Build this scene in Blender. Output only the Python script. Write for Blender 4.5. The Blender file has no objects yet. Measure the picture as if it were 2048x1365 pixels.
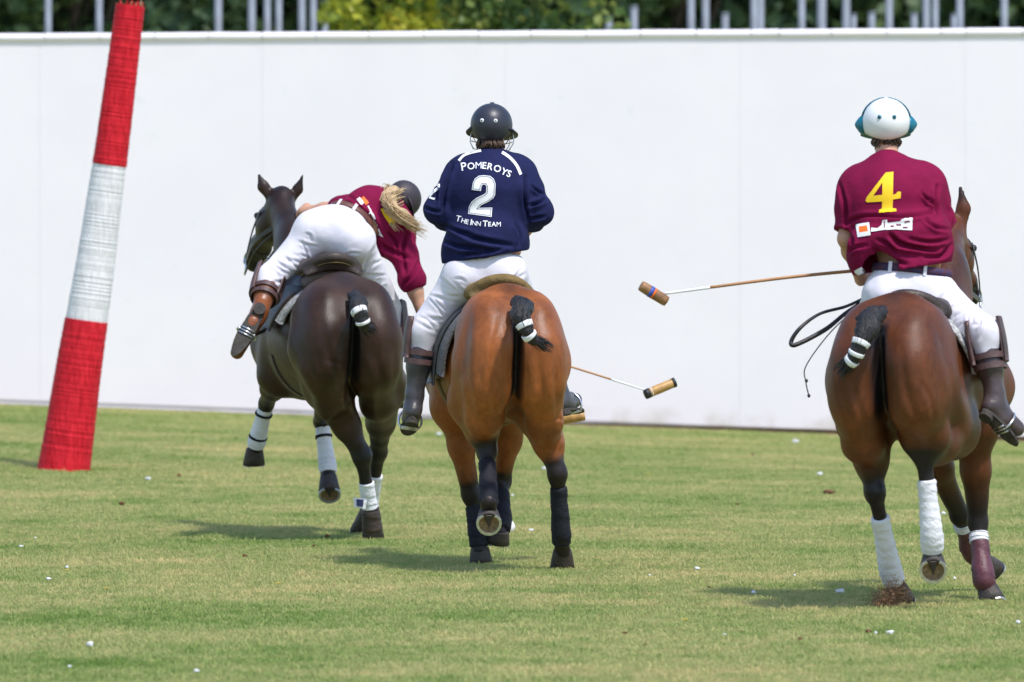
import bpy, bmesh, math, random
import numpy as np
from mathutils import Vector, Matrix
from mathutils.bvhtree import BVHTree

# ------------------------------------------------------------------ camera, world, sun, exposure
SC = bpy.context.scene
COL = SC.collection
FPX, CAMH, HOR = 15080.0, 2.0, 390.0          # focal length in photo pixels, eye height, horizon row
cam_d = bpy.data.cameras.new('camera')
cam_d.sensor_width = 36.0
cam_d.lens = 36.0 * FPX / 2048.0
cam_d.clip_start = 0.5
cam_d.clip_end = 3000.0
cam_d.dof.use_dof = True
cam_d.dof.focus_distance = 39.6
cam_d.dof.aperture_fstop = 4.6
cam = bpy.data.objects.new('camera', cam_d)
COL.objects.link(cam)
cam.location = (0, 0, CAMH)
cam.rotation_euler = (math.radians(90) - math.atan((682.5 - HOR) / FPX), 0, 0)
SC.camera = cam

SUN_EL, SUN_AZ = 62.0, 144.0                  # azimuth clockwise from +Y (the view direction)
world = bpy.data.worlds.new('World')
SC.world = world
world.use_nodes = True
wn = world.node_tree
wn.nodes.clear()
w_sky = wn.nodes.new('ShaderNodeTexSky')
w_sky.sky_type = 'NISHITA'
w_sky.sun_disc = False
w_sky.sun_elevation = math.radians(SUN_EL)
w_sky.sun_rotation = math.radians(SUN_AZ)
w_sky.dust_density = 1.0
w_sky.ozone_density = 2.5
w_bg = wn.nodes.new('ShaderNodeBackground')
w_bg.inputs['Strength'].default_value = 0.15
w_out = wn.nodes.new('ShaderNodeOutputWorld')
wn.links.new(w_sky.outputs[0], w_bg.inputs[0])
wn.links.new(w_bg.outputs[0], w_out.inputs[0])

sun_d = bpy.data.lights.new('sun', 'SUN')
sun_d.energy = 2.6
sun_d.angle = math.radians(3.5)
sun_d.color = (1.0, 0.955, 0.915)
sun = bpy.data.objects.new('sun', sun_d)
COL.objects.link(sun)
ea, aa = math.radians(SUN_EL), math.radians(SUN_AZ)
to_sun = Vector((math.sin(aa) * math.cos(ea), math.cos(aa) * math.cos(ea), math.sin(ea)))
sun.rotation_euler = to_sun.to_track_quat('Z', 'Y').to_euler()
sun.location = to_sun * 60

SC.view_settings.view_transform = 'Standard'
SC.view_settings.look = 'None'
SC.view_settings.gamma = 1.0
SC.view_settings.use_curve_mapping = False
SC.view_settings.exposure = 0.64
SC.render.engine = 'CYCLES'

# ------------------------------------------------------------------ helpers
rng = np.random.default_rng(7)
random.seed(7)
A = lambda *v: np.array(v, dtype=float)

def P(px, py, Y):
    """world point that stands at depth Y and is seen at photo position (px, py)"""
    return A((px - 1024.0) / FPX * Y, Y, CAMH - (py - HOR) / FPX * Y)

def G(px, py):
    """ground point seen at photo position"""
    Y = FPX * CAMH / (py - HOR)
    for _ in range(12):
        X = (px - 1024.0) / FPX * Y
        Y = FPX * (CAMH - float(gz(X, Y))) / (py - HOR)
    X = (px - 1024.0) / FPX * Y
    return A(X, Y, float(gz(X, Y)))

def gz(x, y):
    """the field falls gently to the right towards the wall"""
    t = np.clip((np.asarray(y, float) - 45.0) / 16.0, 0, 1)
    return -0.0363 * np.clip(x, -14, 14) * t * t * (3 - 2 * t)

def unit(v):
    v = np.asarray(v, float)
    return v / (np.linalg.norm(v) + 1e-12)

def tag(o, label=None, cat=None, group=None, kind=None):
    if label: o['label'] = label
    if cat: o['category'] = cat
    if group: o['group'] = group
    if kind: o['kind'] = kind
    return o

def empty(name, loc, label, cat, group=None):
    o = bpy.data.objects.new(name, None)
    COL.objects.link(o)
    o.location = tuple(loc)
    o.empty_display_size = 0.2
    return tag(o, label, cat, group)

def org(o):
    """world origin of an object whose ancestors carry only locations"""
    v = Vector(o.location)
    while o.parent:
        o = o.parent
        v = v + Vector(o.location)
    return np.array(v)

def mesh_obj(name, verts, faces, material, parent=None, smooth=True, origin=None, colors=None, mats=None, fmat=None):
    """verts in world coordinates; the object sits at origin (default: its centre)"""
    verts = np.asarray(verts, float)
    if origin is None:
        lo, hi = verts.min(0), verts.max(0)
        origin = A((lo[0] + hi[0]) / 2, (lo[1] + hi[1]) / 2, lo[2])
    origin = np.asarray(origin, float)
    me = bpy.data.meshes.new(name)
    me.from_pydata((verts - origin).tolist(), [], faces if isinstance(faces, list) else faces.tolist())
    if mats:
        for m in mats: me.materials.append(m)
        me.polygons.foreach_set('material_index', np.asarray(fmat, dtype=np.int32))
    else:
        me.materials.append(material)
    if smooth:
        me.polygons.foreach_set('use_smooth', np.ones(len(me.polygons), dtype=bool))
    if colors is not None:
        at = me.attributes.new('coat', 'FLOAT_COLOR', 'POINT')
        c4 = np.ones((len(verts), 4), dtype=np.float32)
        c4[:, :3] = colors
        at.data.foreach_set('color', c4.ravel())
    me.update()
    o = bpy.data.objects.new(name, me)
    COL.objects.link(o)
    if parent is not None:
        o.parent = parent
        o.location = tuple(origin - org(parent))
    else:
        o.location = tuple(origin)
    return o

def frame_from(d):
    d = unit(d)
    h = A(0, 0, 1) if abs(d[2]) < 0.9 else A(0, 1, 0)
    u = unit(np.cross(h, d))
    return u, np.cross(d, u)

def resample(pts, n):
    """Catmull-Rom through pts, n samples"""
    pts = np.asarray(pts, float)
    if len(pts) < 3:
        t = np.linspace(0, 1, n)[:, None]
        return pts[0] * (1 - t) + pts[-1] * t
    q = np.vstack([2 * pts[0] - pts[1], pts, 2 * pts[-1] - pts[-2]])
    out = []
    for s in np.linspace(0, len(pts) - 1 - 1e-6, n):
        i = int(s); t = s - i
        a, b, c, d = q[i], q[i + 1], q[i + 2], q[i + 3]
        out.append(0.5 * (2 * b + (c - a) * t + (2 * a - 5 * b + 4 * c - d) * t * t + (3 * b - a - 3 * c + d) * t ** 3))
    return np.array(out)

def tube_geo(pts, radii, seg=10, flat=None, fs=1.0, caps=True):
    """tube along pts; flat = direction squashed by fs"""
    pts = np.asarray(pts, float)
    n = len(pts)
    radii = np.interp(np.linspace(0, 1, n), np.linspace(0, 1, len(np.atleast_1d(radii))), np.atleast_1d(radii))
    vs, fs_ = [], []
    u = None
    for i in range(n):
        d = unit(pts[min(i + 1, n - 1)] - pts[max(i - 1, 0)])
        if flat is not None:
            v = unit(np.asarray(flat) - np.dot(flat, d) * d); uu = np.cross(v, d)
        else:
            if u is None: uu, v = frame_from(d)
            else:
                uu = unit(u - np.dot(u, d) * d); v = np.cross(d, uu)
        u = uu
        for k in range(seg):
            a = 2 * math.pi * k / seg
            vs.append(pts[i] + radii[i] * (math.cos(a) * uu + math.sin(a) * v * fs))
    for i in range(n - 1):
        for k in range(seg):
            k2 = (k + 1) % seg
            fs_.append([i * seg + k, i * seg + k2, (i + 1) * seg + k2, (i + 1) * seg + k])
    if caps:
        fs_.append([k for k in range(seg)][::-1])
        fs_.append([(n - 1) * seg + k for k in range(seg)])
    return vs, fs_

def tube(name, pts, radii, material, parent=None, seg=10, n=None, flat=None, fs=1.0, **kw):
    if n: pts = resample(pts, n)
    v, f = tube_geo(pts, radii, seg, flat, fs)
    return mesh_obj(name, v, f, material, parent, **kw)

def ribbon(name, pts, width, thick, wdir, material, parent=None, n=24):
    """leather strap: width along wdir, thickness across"""
    pts = resample(pts, n)
    vs, fc = [], []
    for i in range(n):
        d = unit(pts[min(i + 1, n - 1)] - pts[max(i - 1, 0)])
        w = unit(np.asarray(wdir) - np.dot(wdir, d) * d); t = np.cross(d, w)
        for a, b in ((-1, -1), (1, -1), (1, 1), (-1, 1)):
            vs.append(pts[i] + w * a * width / 2 + t * b * thick / 2)
    for i in range(n - 1):
        for k in range(4):
            fc.append([i * 4 + k, i * 4 + (k + 1) % 4, (i + 1) * 4 + (k + 1) % 4, (i + 1) * 4 + k])
    fc.append([3, 2, 1, 0]); fc.append([(n - 1) * 4 + k for k in range(4)])
    return mesh_obj(name, vs, fc, material, parent, smooth=False)

def box_geo(lo, hi):
    x0, y0, z0 = lo; x1, y1, z1 = hi
    v = [(x0, y0, z0), (x1, y0, z0), (x1, y1, z0), (x0, y1, z0), (x0, y0, z1), (x1, y0, z1), (x1, y1, z1), (x0, y1, z1)]
    f = [[0, 3, 2, 1], [4, 5, 6, 7], [0, 1, 5, 4], [1, 2, 6, 5], [2, 3, 7, 6], [3, 0, 4, 7]]
    return v, f

# ------------------------------------------------------------------ implicit modelling (organic bodies, cloth)
class Field:
    """signed distance grid in world space; shapes melt together, surface nets turn it into a mesh"""
    def __init__(s, lo, hi, res):
        s.lo = np.asarray(lo, float); s.res = res
        s.n = np.ceil((np.asarray(hi, float) - s.lo) / res).astype(int) + 1
        s.ax = [(s.lo[i] + res * np.arange(s.n[i])).astype(np.float32) for i in range(3)]
        s.D = np.full(tuple(s.n), 1.0, dtype=np.float32)

    def sl(s, lo, hi):
        i0 = np.clip(np.floor((np.asarray(lo) - s.lo) / s.res).astype(int), 0, s.n)
        i1 = np.clip(np.ceil((np.asarray(hi) - s.lo) / s.res).astype(int) + 1, 0, s.n)
        return tuple(slice(a, b) for a, b in zip(i0, i1))

    def xyz(s, q):
        return s.ax[0][q[0]][:, None, None], s.ax[1][q[1]][None, :, None], s.ax[2][q[2]][None, None, :]

    def put(s, q, d, k, op):
        c = s.D[q]
        if op == 'add':
            h = np.maximum(k - np.abs(c - d), 0) / k
            s.D[q] = np.minimum(c, d) - h * h * k * 0.25
        else:
            h = np.maximum(k - np.abs(c + d), 0) / k
            s.D[q] = np.maximum(c, -d) + h * h * k * 0.25

    def cone(s, a, b, ra, rb, k=0.03, op='add', flat=None, fsc=1.0, fold=None, flata=False, flatb=False):
        a = np.asarray(a, float); b = np.asarray(b, float)
        m = max(ra, rb) * max(1, fsc) + k + 3 * s.res
        q = s.sl(np.minimum(a, b) - m, np.maximum(a, b) + m)
        X, Y, Z = s.xyz(q)
        if X.size == 0 or Y.size == 0 or Z.size == 0: return
        ab = b - a; L2 = float(ab @ ab) + 1e-9
        dx, dy, dz = X - a[0], Y - a[1], Z - a[2]
        tr = (dx * ab[0] + dy * ab[1] + dz * ab[2]) / L2
        t = np.clip(tr, 0, 1)
        ex, ey, ez = dx - t * ab[0], dy - t * ab[1], dz - t * ab[2]
        if flat is not None:
            fl = unit(flat)
            c = (ex * fl[0] + ey * fl[1] + ez * fl[2]) * (1 / fsc - 1)
            ex, ey, ez = ex + c * fl[0], ey + c * fl[1], ez + c * fl[2]
        r = ra + (rb - ra) * t
        if fold:
            amp, freq, ph = fold[:3]
            u, v = frame_from(ab)
            w1 = ex * u[0] + ey * u[1] + ez * u[2]; w2 = ex * v[0] + ey * v[1] + ez * v[2]
            arg = freq * t * math.sqrt(L2) + ph + 7 * w1 - 9 * w2
            r = r + amp * (np.sin(arg) + 0.5 * np.sin(1.73 * arg + 2 + 11 * w2))
        d = np.sqrt(ex * ex + ey * ey + ez * ez) - r
        L = math.sqrt(L2)
        if flatb: d = np.maximum(d, (tr - 1) * L)
        if flata: d = np.maximum(d, -tr * L)
        s.put(q, d.astype(np.float32), k, op)

    def chain(s, pts, rs, k=0.03, **kw):
        for i in range(len(pts) - 1):
            s.cone(pts[i], pts[i + 1], rs[i], rs[i + 1], k, **kw)

    def ell(s, c, r, k=0.03, R=None, op='add'):
        c = np.asarray(c, float); r = np.asarray(r, float)
        R = np.eye(3) if R is None else np.asarray(R, float)     # rows = local axes in world space
        m = r.max() + k + 3 * s.res
        q = s.sl(c - m, c + m)
        X, Y, Z = s.xyz(q)
        if X.size == 0 or Y.size == 0 or Z.size == 0: return
        dx, dy, dz = X - c[0], Y - c[1], Z - c[2]
        k0 = 0; k1 = 0
        for i in range(3):
            l = dx * R[i][0] + dy * R[i][1] + dz * R[i][2]
            k0 = k0 + (l / r[i]) ** 2
            k1 = k1 + (l / r[i] ** 2) ** 2
        k0 = np.sqrt(k0); k1 = np.sqrt(k1) + 1e-6
        s.put(q, (k0 * (k0 - 1) / k1).astype(np.float32), k, op)

    def cut(s, p0, nrm, lo=None, hi=None):
        """throw away what lies on the side nrm points to (inside a box if given)"""
        q = s.sl(lo, hi) if lo is not None else (slice(None),) * 3
        X, Y, Z = s.xyz(q)
        nrm = unit(nrm)
        s.D[q] = np.maximum(s.D[q], (X - p0[0]) * nrm[0] + (Y - p0[1]) * nrm[1] + (Z - p0[2]) * nrm[2])

    def wobble(s, amp, freq, seed):
        g = np.random.default_rng(seed)
        X, Y, Z = s.xyz((slice(None),) * 3)
        acc = np.zeros_like(s.D)
        for i in range(5):
            w = g.normal(size=3); w = w / np.linalg.norm(w) * freq * (0.6 + 0.35 * i)
            ph = g.uniform(0, 6.28)
            acc += (np.sin(w[0] * X + w[1] * Y + w[2] * Z + ph + 0.8 * np.sin(0.6 * (w[1] * X - w[2] * Y + w[0] * Z)))).astype(np.float32) / (1 + 0.5 * i)
        s.D += amp * acc

    def mesh(s):
        D = s.D.copy()
        D[0] = D[-1] = 1; D[:, 0] = D[:, -1] = 1; D[:, :, 0] = D[:, :, -1] = 1
        I = D < 0
        nx, ny, nz = D.shape
        cnt = np.zeros((nx - 1, ny - 1, nz - 1), dtype=np.int8)
        offs = [(i, j, k) for i in (0, 1) for j in (0, 1) for k in (0, 1)]
        for i, j, k in offs:
            cnt += I[i:nx - 1 + i, j:ny - 1 + j, k:nz - 1 + k]
        act = (cnt > 0) & (cnt < 8)
        idx = np.argwhere(act)
        vid = np.full(act.shape, -1, dtype=np.int32)
        vid[act] = np.arange(len(idx))
        cv = np.stack([D[idx[:, 0] + o[0], idx[:, 1] + o[1], idx[:, 2] + o[2]] for o in offs], 1)
        acc = np.zeros((len(idx), 3)); num = np.zeros(len(idx))
        for e0 in range(8):
            for e1 in range(e0 + 1, 8):
                df = [abs(offs[e0][m] - offs[e1][m]) for m in range(3)]
                if sum(df) != 1: continue
                a, b = cv[:, e0], cv[:, e1]
                mk = (a < 0) != (b < 0)
                t = np.where(mk, a / np.where(mk, a - b, 1), 0)
                p = np.array(offs[e0]) + t[:, None] * (np.array(offs[e1]) - np.array(offs[e0]))
                acc += p * mk[:, None]; num += mk
        V = s.lo + s.res * (idx + acc / num[:, None])
        faces = []
        for ax in range(3):
            a0 = [slice(None)] * 3; a1 = [slice(None)] * 3
            a0[ax] = slice(0, -1); a1[ax] = slice(1, None)
            i0, i1 = I[tuple(a0)], I[tuple(a1)]
            ed = np.argwhere(i0 != i1)
            o1, o2 = [(1, 2), (2, 0), (0, 1)][ax]
            ok = (ed[:, o1] > 0) & (ed[:, o2] > 0)
            ed = ed[ok]
            ins = i0[ed[:, 0], ed[:, 1], ed[:, 2]]
            def cell(d1, d2):
                c = ed.copy(); c[:, o1] -= d1; c[:, o2] -= d2
                return vid[c[:, 0], c[:, 1], c[:, 2]]
            f = np.stack([cell(1, 1), cell(0, 1), cell(0, 0), cell(1, 0)], 1)
            f[~ins] = f[~ins][:, ::-1]
            faces.append(f)
        F = np.vstack(faces)
        F = F[(F >= 0).all(1)]
        return V, F

def vnormals(V, F):
    n = np.cross(V[F[:, 2]] - V[F[:, 0]], V[F[:, 3]] - V[F[:, 1]])
    N = np.zeros_like(V)
    for k in range(4): np.add.at(N, F[:, k], n)
    return N / (np.linalg.norm(N, axis=1)[:, None] + 1e-9)

def creases(V, F, folds):
    """press creases (amp < 0: grooves, > 0: ridges) into the side of a body or cloth that faces the field behind it;
    folds: (outline points as seen in the photograph, width, depth in metres)"""
    N = vnormals(V, F)
    px = 1024 + V[:, 0] / V[:, 1] * FPX; py = HOR + (CAMH - V[:, 2]) / V[:, 1] * FPX
    face = np.clip(-N[:, 1] * 2.0 + .1, 0, 1)
    Q = np.stack([px, py], 1); D = np.zeros(len(V))
    for pts, w, amp in folds:
        pts = np.array(pts, float)
        lo = pts.min(0) - 3 * w; hi = pts.max(0) + 3 * w
        sel = np.where((Q > lo).all(1) & (Q < hi).all(1) & (face > 0))[0]
        if len(sel) == 0: continue
        c = resample([A(*p) for p in pts], 14) if len(pts) > 2 else np.linspace(pts[0], pts[1], 8)
        q = Q[sel]; best = np.full(len(sel), 1e9); sg = np.zeros(len(sel)); tt = np.zeros(len(sel))
        for i in range(len(c) - 1):
            a, b = c[i], c[i + 1]; ab = b - a; t = np.clip(((q - a) @ ab) / (ab @ ab + 1e-9), 0, 1)
            dv = q - a - t[:, None] * ab; d = np.hypot(dv[:, 0], dv[:, 1])
            m = d < best; best[m] = d[m]; sg[m] = np.sign(ab[0] * dv[:, 1] - ab[1] * dv[:, 0])[m]; tt[m] = ((i + t) / (len(c) - 1))[m]
        x = best * sg / w
        prof = -np.exp(-x * x * 2.2) + .75 * np.exp(-(x - 1.25) ** 2 * 1.6) + .35 * np.exp(-(x + 1.3) ** 2 * 1.6)
        D[sel] += amp * prof * np.sin(np.pi * np.clip(tt * .94 + .03, 0, 1)) ** .7 * face[sel]
    return V + N * D[:, None]

def shell(outer, inner):
    outer.D = np.maximum(outer.D, -inner.D)
    return outer

# ------------------------------------------------------------------ materials
def mat(name, col, rough=0.6, var=0.15, vscale=12.0, bump=0.0, bscale=60.0, metal=0.0, spec=0.5, col2=None, v2scale=None,
        attr=None, sheen=0.0, coat=0.0, stretch=(1, 1, 1), rvar=0.0, bdist=0.02):
    m = bpy.data.materials.new(name)
    m.use_nodes = True
    nt = m.node_tree
    b = nt.nodes['Principled BSDF']
    b.inputs['Roughness'].default_value = rough
    b.inputs['Metallic'].default_value = metal
    b.inputs['Specular IOR Level'].default_value = spec
    b.inputs['Sheen Weight'].default_value = sheen
    b.inputs['Coat Weight'].default_value = coat
    tc = nt.nodes.new('ShaderNodeTexCoord')
    mp = nt.nodes.new('ShaderNodeMapping')
    mp.inputs['Scale'].default_value = stretch
    nt.links.new(tc.outputs['Object'], mp.inputs[0])
    nz = nt.nodes.new('ShaderNodeTexNoise')
    nz.inputs['Scale'].default_value = vscale
    nz.inputs['Detail'].default_value = 5
    nt.links.new(mp.outputs[0], nz.inputs[0])
    rp = nt.nodes.new('ShaderNodeMapRange')
    rp.inputs[1].default_value = 0.3; rp.inputs[2].default_value = 0.7
    nt.links.new(nz.outputs[0], rp.inputs[0])
    if attr:
        at = nt.nodes.new('ShaderNodeAttribute'); at.attribute_name = attr
        rp.inputs[3].default_value = 1 - var; rp.inputs[4].default_value = 1 + var
        n5 = nt.nodes.new('ShaderNodeTexNoise'); n5.inputs['Scale'].default_value = 48; n5.inputs['Detail'].default_value = 3
        nt.links.new(mp.outputs[0], n5.inputs[0])
        r5 = nt.nodes.new('ShaderNodeMapRange'); r5.inputs[1].default_value = 0.3; r5.inputs[2].default_value = 0.7; r5.inputs[3].default_value = .86; r5.inputs[4].default_value = 1.16
        nt.links.new(n5.outputs[0], r5.inputs[0])
        m5 = nt.nodes.new('ShaderNodeMath'); m5.operation = 'MULTIPLY'
        nt.links.new(rp.outputs[0], m5.inputs[0]); nt.links.new(r5.outputs[0], m5.inputs[1])
        vm = nt.nodes.new('ShaderNodeVectorMath'); vm.operation = 'SCALE'
        nt.links.new(at.outputs['Color'], vm.inputs[0])
        nt.links.new(m5.outputs[0], vm.inputs['Scale'])
        nt.links.new(vm.outputs[0], b.inputs['Base Color'])
    else:
        mx = nt.nodes.new('ShaderNodeMix'); mx.data_type = 'RGBA'
        c1 = tuple(c * (1 - var) for c in col); c2 = col2 if col2 else tuple(min(1, c * (1 + var)) for c in col)
        mx.inputs[6].default_value = (*c1, 1); mx.inputs[7].default_value = (*c2, 1)
        nt.links.new(rp.outputs[0], mx.inputs[0])
        nt.links.new(mx.outputs[2], b.inputs['Base Color'])
    if rvar:
        rr = nt.nodes.new('ShaderNodeMapRange'); rr.inputs[1].default_value = 0.3; rr.inputs[2].default_value = 0.7
        rr.inputs[3].default_value = rough - rvar; rr.inputs[4].default_value = rough + rvar
        nt.links.new(nz.outputs[0], rr.inputs[0]); nt.links.new(rr.outputs[0], b.inputs['Roughness'])
    if bump > 0:
        n2 = nt.nodes.new('ShaderNodeTexNoise')
        n2.inputs['Scale'].default_value = bscale; n2.inputs['Detail'].default_value = 4
        nt.links.new(mp.outputs[0], n2.inputs[0])
        bp = nt.nodes.new('ShaderNodeBump')
        bp.inputs['Strength'].default_value = bump; bp.inputs['Distance'].default_value = bdist
        nt.links.new(n2.outputs[0], bp.inputs['Height'])
        nt.links.new(bp.outputs[0], b.inputs['Normal'])
    m['b'] = 1
    return m

M_coat = mat('horse_coat', (1, 1, 1), 0.46, 0.32, 7, 0.12, 150, attr='coat', spec=0.30, sheen=0.0, stretch=(1, 1, .45), rvar=.10)
M_tailhair = mat('black_hair', (0.012, 0.010, 0.010), 0.5, 0.4, 60, 0.5, 160, stretch=(1, 1, 0.2))
M_hoof = mat('hoof_horn', (0.045, 0.034, 0.028), 0.6, 0.35, 30, 0.3, 90)
M_sole = mat('hoof_sole', (0.24, 0.16, 0.075), 0.85, 0.45, 40, 0.6, 60)
M_shoe = mat('horseshoe_steel', (0.62, 0.62, 0.62), 0.35, 0.2, 60, 0.1, 90, metal=0.8)
M_whitewrap = mat('white_bandage', (0.74, 0.73, 0.75), 0.85, 0.10, 14, 0.35, 70, spec=0.2)
M_blackwrap = mat('black_neoprene', (0.012, 0.012, 0.018), 0.75, 0.3, 30, 0.3, 90, spec=0.3)
M_maroonboot = mat('maroon_boot_leather', (0.10, 0.028, 0.04), 0.5, 0.25, 20, 0.25, 60)
M_whitetape = mat('white_tape', (0.8, 0.8, 0.8), 0.6, 0.05, 30)
M_brownlea = mat('brown_saddle_leather', (0.046, 0.030, 0.023), 0.5, 0.3, 14, 0.25, 70)
M_suede = mat('tan_suede', (0.20, 0.135, 0.055), 0.85, 0.25, 14, 0.35, 70, spec=0.2)
M_blacklea = mat('black_tack_leather', (0.022, 0.019, 0.02), 0.45, 0.3, 20, 0.2, 70)
M_tanboot = mat('tan_boot_leather', (0.22, 0.068, 0.022), 0.38, 0.25, 9, 0.15, 40)
M_darkboot = mat('dark_brown_boot_leather', (0.062, 0.042, 0.040), 0.36, 0.3, 9, 0.15, 40)
M_greyboot = mat('charcoal_boot_leather', (0.050, 0.048, 0.055), 0.4, 0.3, 9, 0.15, 40)
M_guard = mat('knee_guard_leather', (0.085, 0.045, 0.042), 0.5, 0.3, 12, 0.2, 50)
M_rubber = mat('boot_sole_rubber', (0.045, 0.038, 0.032), 0.8, 0.3, 30, 0.3, 60)
M_pad = mat('saddle_pad_woven', (0.42, 0.42, 0.42), 0.9, 0.55, 45, 0.5, 60)
M_padgrey = mat('grey_saddle_pad', (0.13, 0.125, 0.13), 0.9, 0.3, 60, 0.5, 90)
M_steel = mat('stirrup_steel', (0.6, 0.6, 0.62), 0.3, 0.15, 40, metal=0.9)
M_breeches = mat('white_breeches', (0.69, 0.66, 0.715), 0.85, 0.05, 8, 0.22, 9, spec=0.2, sheen=0.1, bdist=0.03)
M_maroon = mat('maroon_jersey', (0.185, 0.006, 0.043), 0.85, 0.12, 10, 0.3, 8, spec=0.12, sheen=0.0, bdist=0.045)
M_navy = mat('navy_jersey', (0.012, 0.015, 0.060), 0.85, 0.15, 10, 0.3, 8, spec=0.15, sheen=0.0, bdist=0.045)
M_skin = mat('skin', (0.52, 0.27, 0.17), 0.5, 0.10, 14, 0.08, 60)
M_hairbrown = mat('brown_hair', (0.075, 0.04, 0.022), 0.5, 0.5, 50, 0.5, 90)
M_hairblond = mat('blonde_hair', (0.50, 0.35, 0.185), 0.5, 0.32, 45, 0.3, 90)
M_helmnavy = mat('matt_navy_helmet_shell', (0.024, 0.026, 0.040), 0.42, 0.12, 12, 0.05, 60)
M_helmwhite = mat('white_helmet_shell', (0.80, 0.80, 0.80), 0.3, 0.03, 12, 0.02, 60)
M_teal = mat('teal_helmet_trim', (0.004, 0.15, 0.22), 0.35, 0.1, 12)
M_helmbrown = mat('dark_helmet_cover', (0.035, 0.026, 0.034), 0.6, 0.2, 12, 0.1, 60)
M_black = mat('black_trim', (0.012, 0.012, 0.014), 0.5, 0.2, 30)
M_printwhite = mat('white_print', (0.82, 0.82, 0.82), 0.7, 0.03, 30)
M_printnavy = mat('navy_print', (0.02, 0.025, 0.09), 0.7, 0.1, 30)
M_printyellow = mat('yellow_print', (0.86, 0.55, 0.006), 0.7, 0.05, 30)
M_printorange = mat('orange_print', (0.86, 0.16, 0.012), 0.7, 0.05, 30)
M_cane = mat('mallet_cane', (0.42, 0.20, 0.075), 0.45, 0.25, 20, stretch=(0.3, 1, 1))
M_tipa = mat('mallet_head_wood', (0.46, 0.26, 0.08), 0.45, 0.3, 30)
M_tipb = mat('mallet_head_oiled_wood', (0.26, 0.13, 0.05), 0.45, 0.35, 30)
M_blue = mat('blue_badge', (0.05, 0.09, 0.40), 0.5, 0.1, 30)
M_gold = mat('brass_badge', (0.55, 0.42, 0.14), 0.4, 0.2, 40, metal=0.6)
M_beltbrown = mat('belt_leather', (0.13, 0.048, 0.035), 0.5, 0.25, 30)
M_beltwoven = mat('woven_belt', (0.16, 0.03, 0.05), 0.8, 0.4, 55, col2=(0.02, 0.03, 0.10))
M_yellow = mat('yellow_petal', (0.75, 0.52, 0.02), 0.7, 0.1, 30)
M_lump = mat('white_lump', (0.70, 0.70, 0.72), 0.8, 0.15, 30, 0.3, 60)
M_dust = mat('crumbled_soil', (0.26, 0.15, 0.085), 0.95, 0.35, 30, spec=0.1)
M_clod = mat('soil_clod', (0.15, 0.075, 0.04), 0.95, 0.35, 30, 0.6, 60, spec=0.1)
M_ball = mat('ball_plastic', (0.8, 0.8, 0.78), 0.4, 0.06, 40)
M_panel = mat('saddle_panel_leather', (0.16, 0.12, 0.11), 0.7, 0.25, 14, 0.2, 60)

# ------------------------------------------------------------------ ground and grass
def ramp(nt, src, stops):
    r = nt.nodes.new('ShaderNodeValToRGB')
    el = r.color_ramp.elements
    el[0].position, el[0].color = stops[0][0], (*stops[0][1], 1)
    el[1].position, el[1].color = stops[-1][0], (*stops[-1][1], 1)
    for p, c in stops[1:-1]:
        e = el.new(p); e.color = (*c, 1)
    nt.links.new(src, r.inputs[0])
    return r

def turf_mat(name, mul, trans):
    m = bpy.data.materials.new(name); m.use_nodes = True
    nt = m.node_tree; b = nt.nodes['Principled BSDF']
    b.inputs['Roughness'].default_value = 0.75
    b.inputs['Specular IOR Level'].default_value = 0.2
    ge = nt.nodes.new('ShaderNodeNewGeometry')
    def noise(sc, det=4, rough=0.6, sx=1.0):
        mp = nt.nodes.new('ShaderNodeMapping'); mp.inputs['Scale'].default_value = (sx, 1, 0.0)
        nt.links.new(ge.outputs['Position'], mp.inputs[0])
        n = nt.nodes.new('ShaderNodeTexNoise'); n.inputs['Scale'].default_value = sc; n.inputs['Detail'].default_value = det
        n.inputs['Roughness'].default_value = rough
        nt.links.new(mp.outputs[0], n.inputs[0]); return n.outputs[0]
    big = noise(0.55, 4, 0.6, 0.7)
    small = noise(14, 3)
    mid = noise(2.6, 4, 0.65)
    a1 = nt.nodes.new('ShaderNodeMath'); a1.operation = 'MULTIPLY_ADD'; a1.inputs[1].default_value = 0.45
    nt.links.new(mid, a1.inputs[0])
    a2 = nt.nodes.new('ShaderNodeMath'); a2.operation = 'MULTIPLY'; a2.inputs[1].default_value = 0.55
    nt.links.new(big, a2.inputs[0]); nt.links.new(a2.outputs[0], a1.inputs[2])
    a3 = nt.nodes.new('ShaderNodeMath'); a3.operation = 'MULTIPLY_ADD'; a3.inputs[1].default_value = 0.55
    nt.links.new(small, a3.inputs[0])
    a4 = nt.nodes.new('ShaderNodeMath'); a4.operation = 'SUBTRACT'; a4.inputs[1].default_value = 0.275
    nt.links.new(a1.outputs[0], a4.inputs[0]); nt.links.new(a4.outputs[0], a3.inputs[2])
    s = lambda c: tuple(v * mul * w for v, w in zip(c, (.98, .95, .86)))
    r = ramp(nt, a3.outputs[0], [(0.33, s((0.165, 0.260, 0.062))), (0.43, s((0.290, 0.360, 0.130))),
                                 (0.54, s((0.405, 0.415, 0.190))), (0.70, s((0.600, 0.510, 0.280)))])
    nt.links.new(r.outputs[0], b.inputs['Base Color'])
    if trans:
        tr = nt.nodes.new('ShaderNodeBsdfTranslucent')
        nt.links.new(r.outputs[0], tr.inputs[0])
        mx = nt.nodes.new('ShaderNodeMixShader'); mx.inputs[0].default_value = 0.4
        out = nt.nodes['Material Output']
        nt.links.new(b.outputs[0], mx.inputs[1]); nt.links.new(tr.outputs[0], mx.inputs[2])
        nt.links.new(mx.outputs[0], out.inputs[0])
    return m

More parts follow.
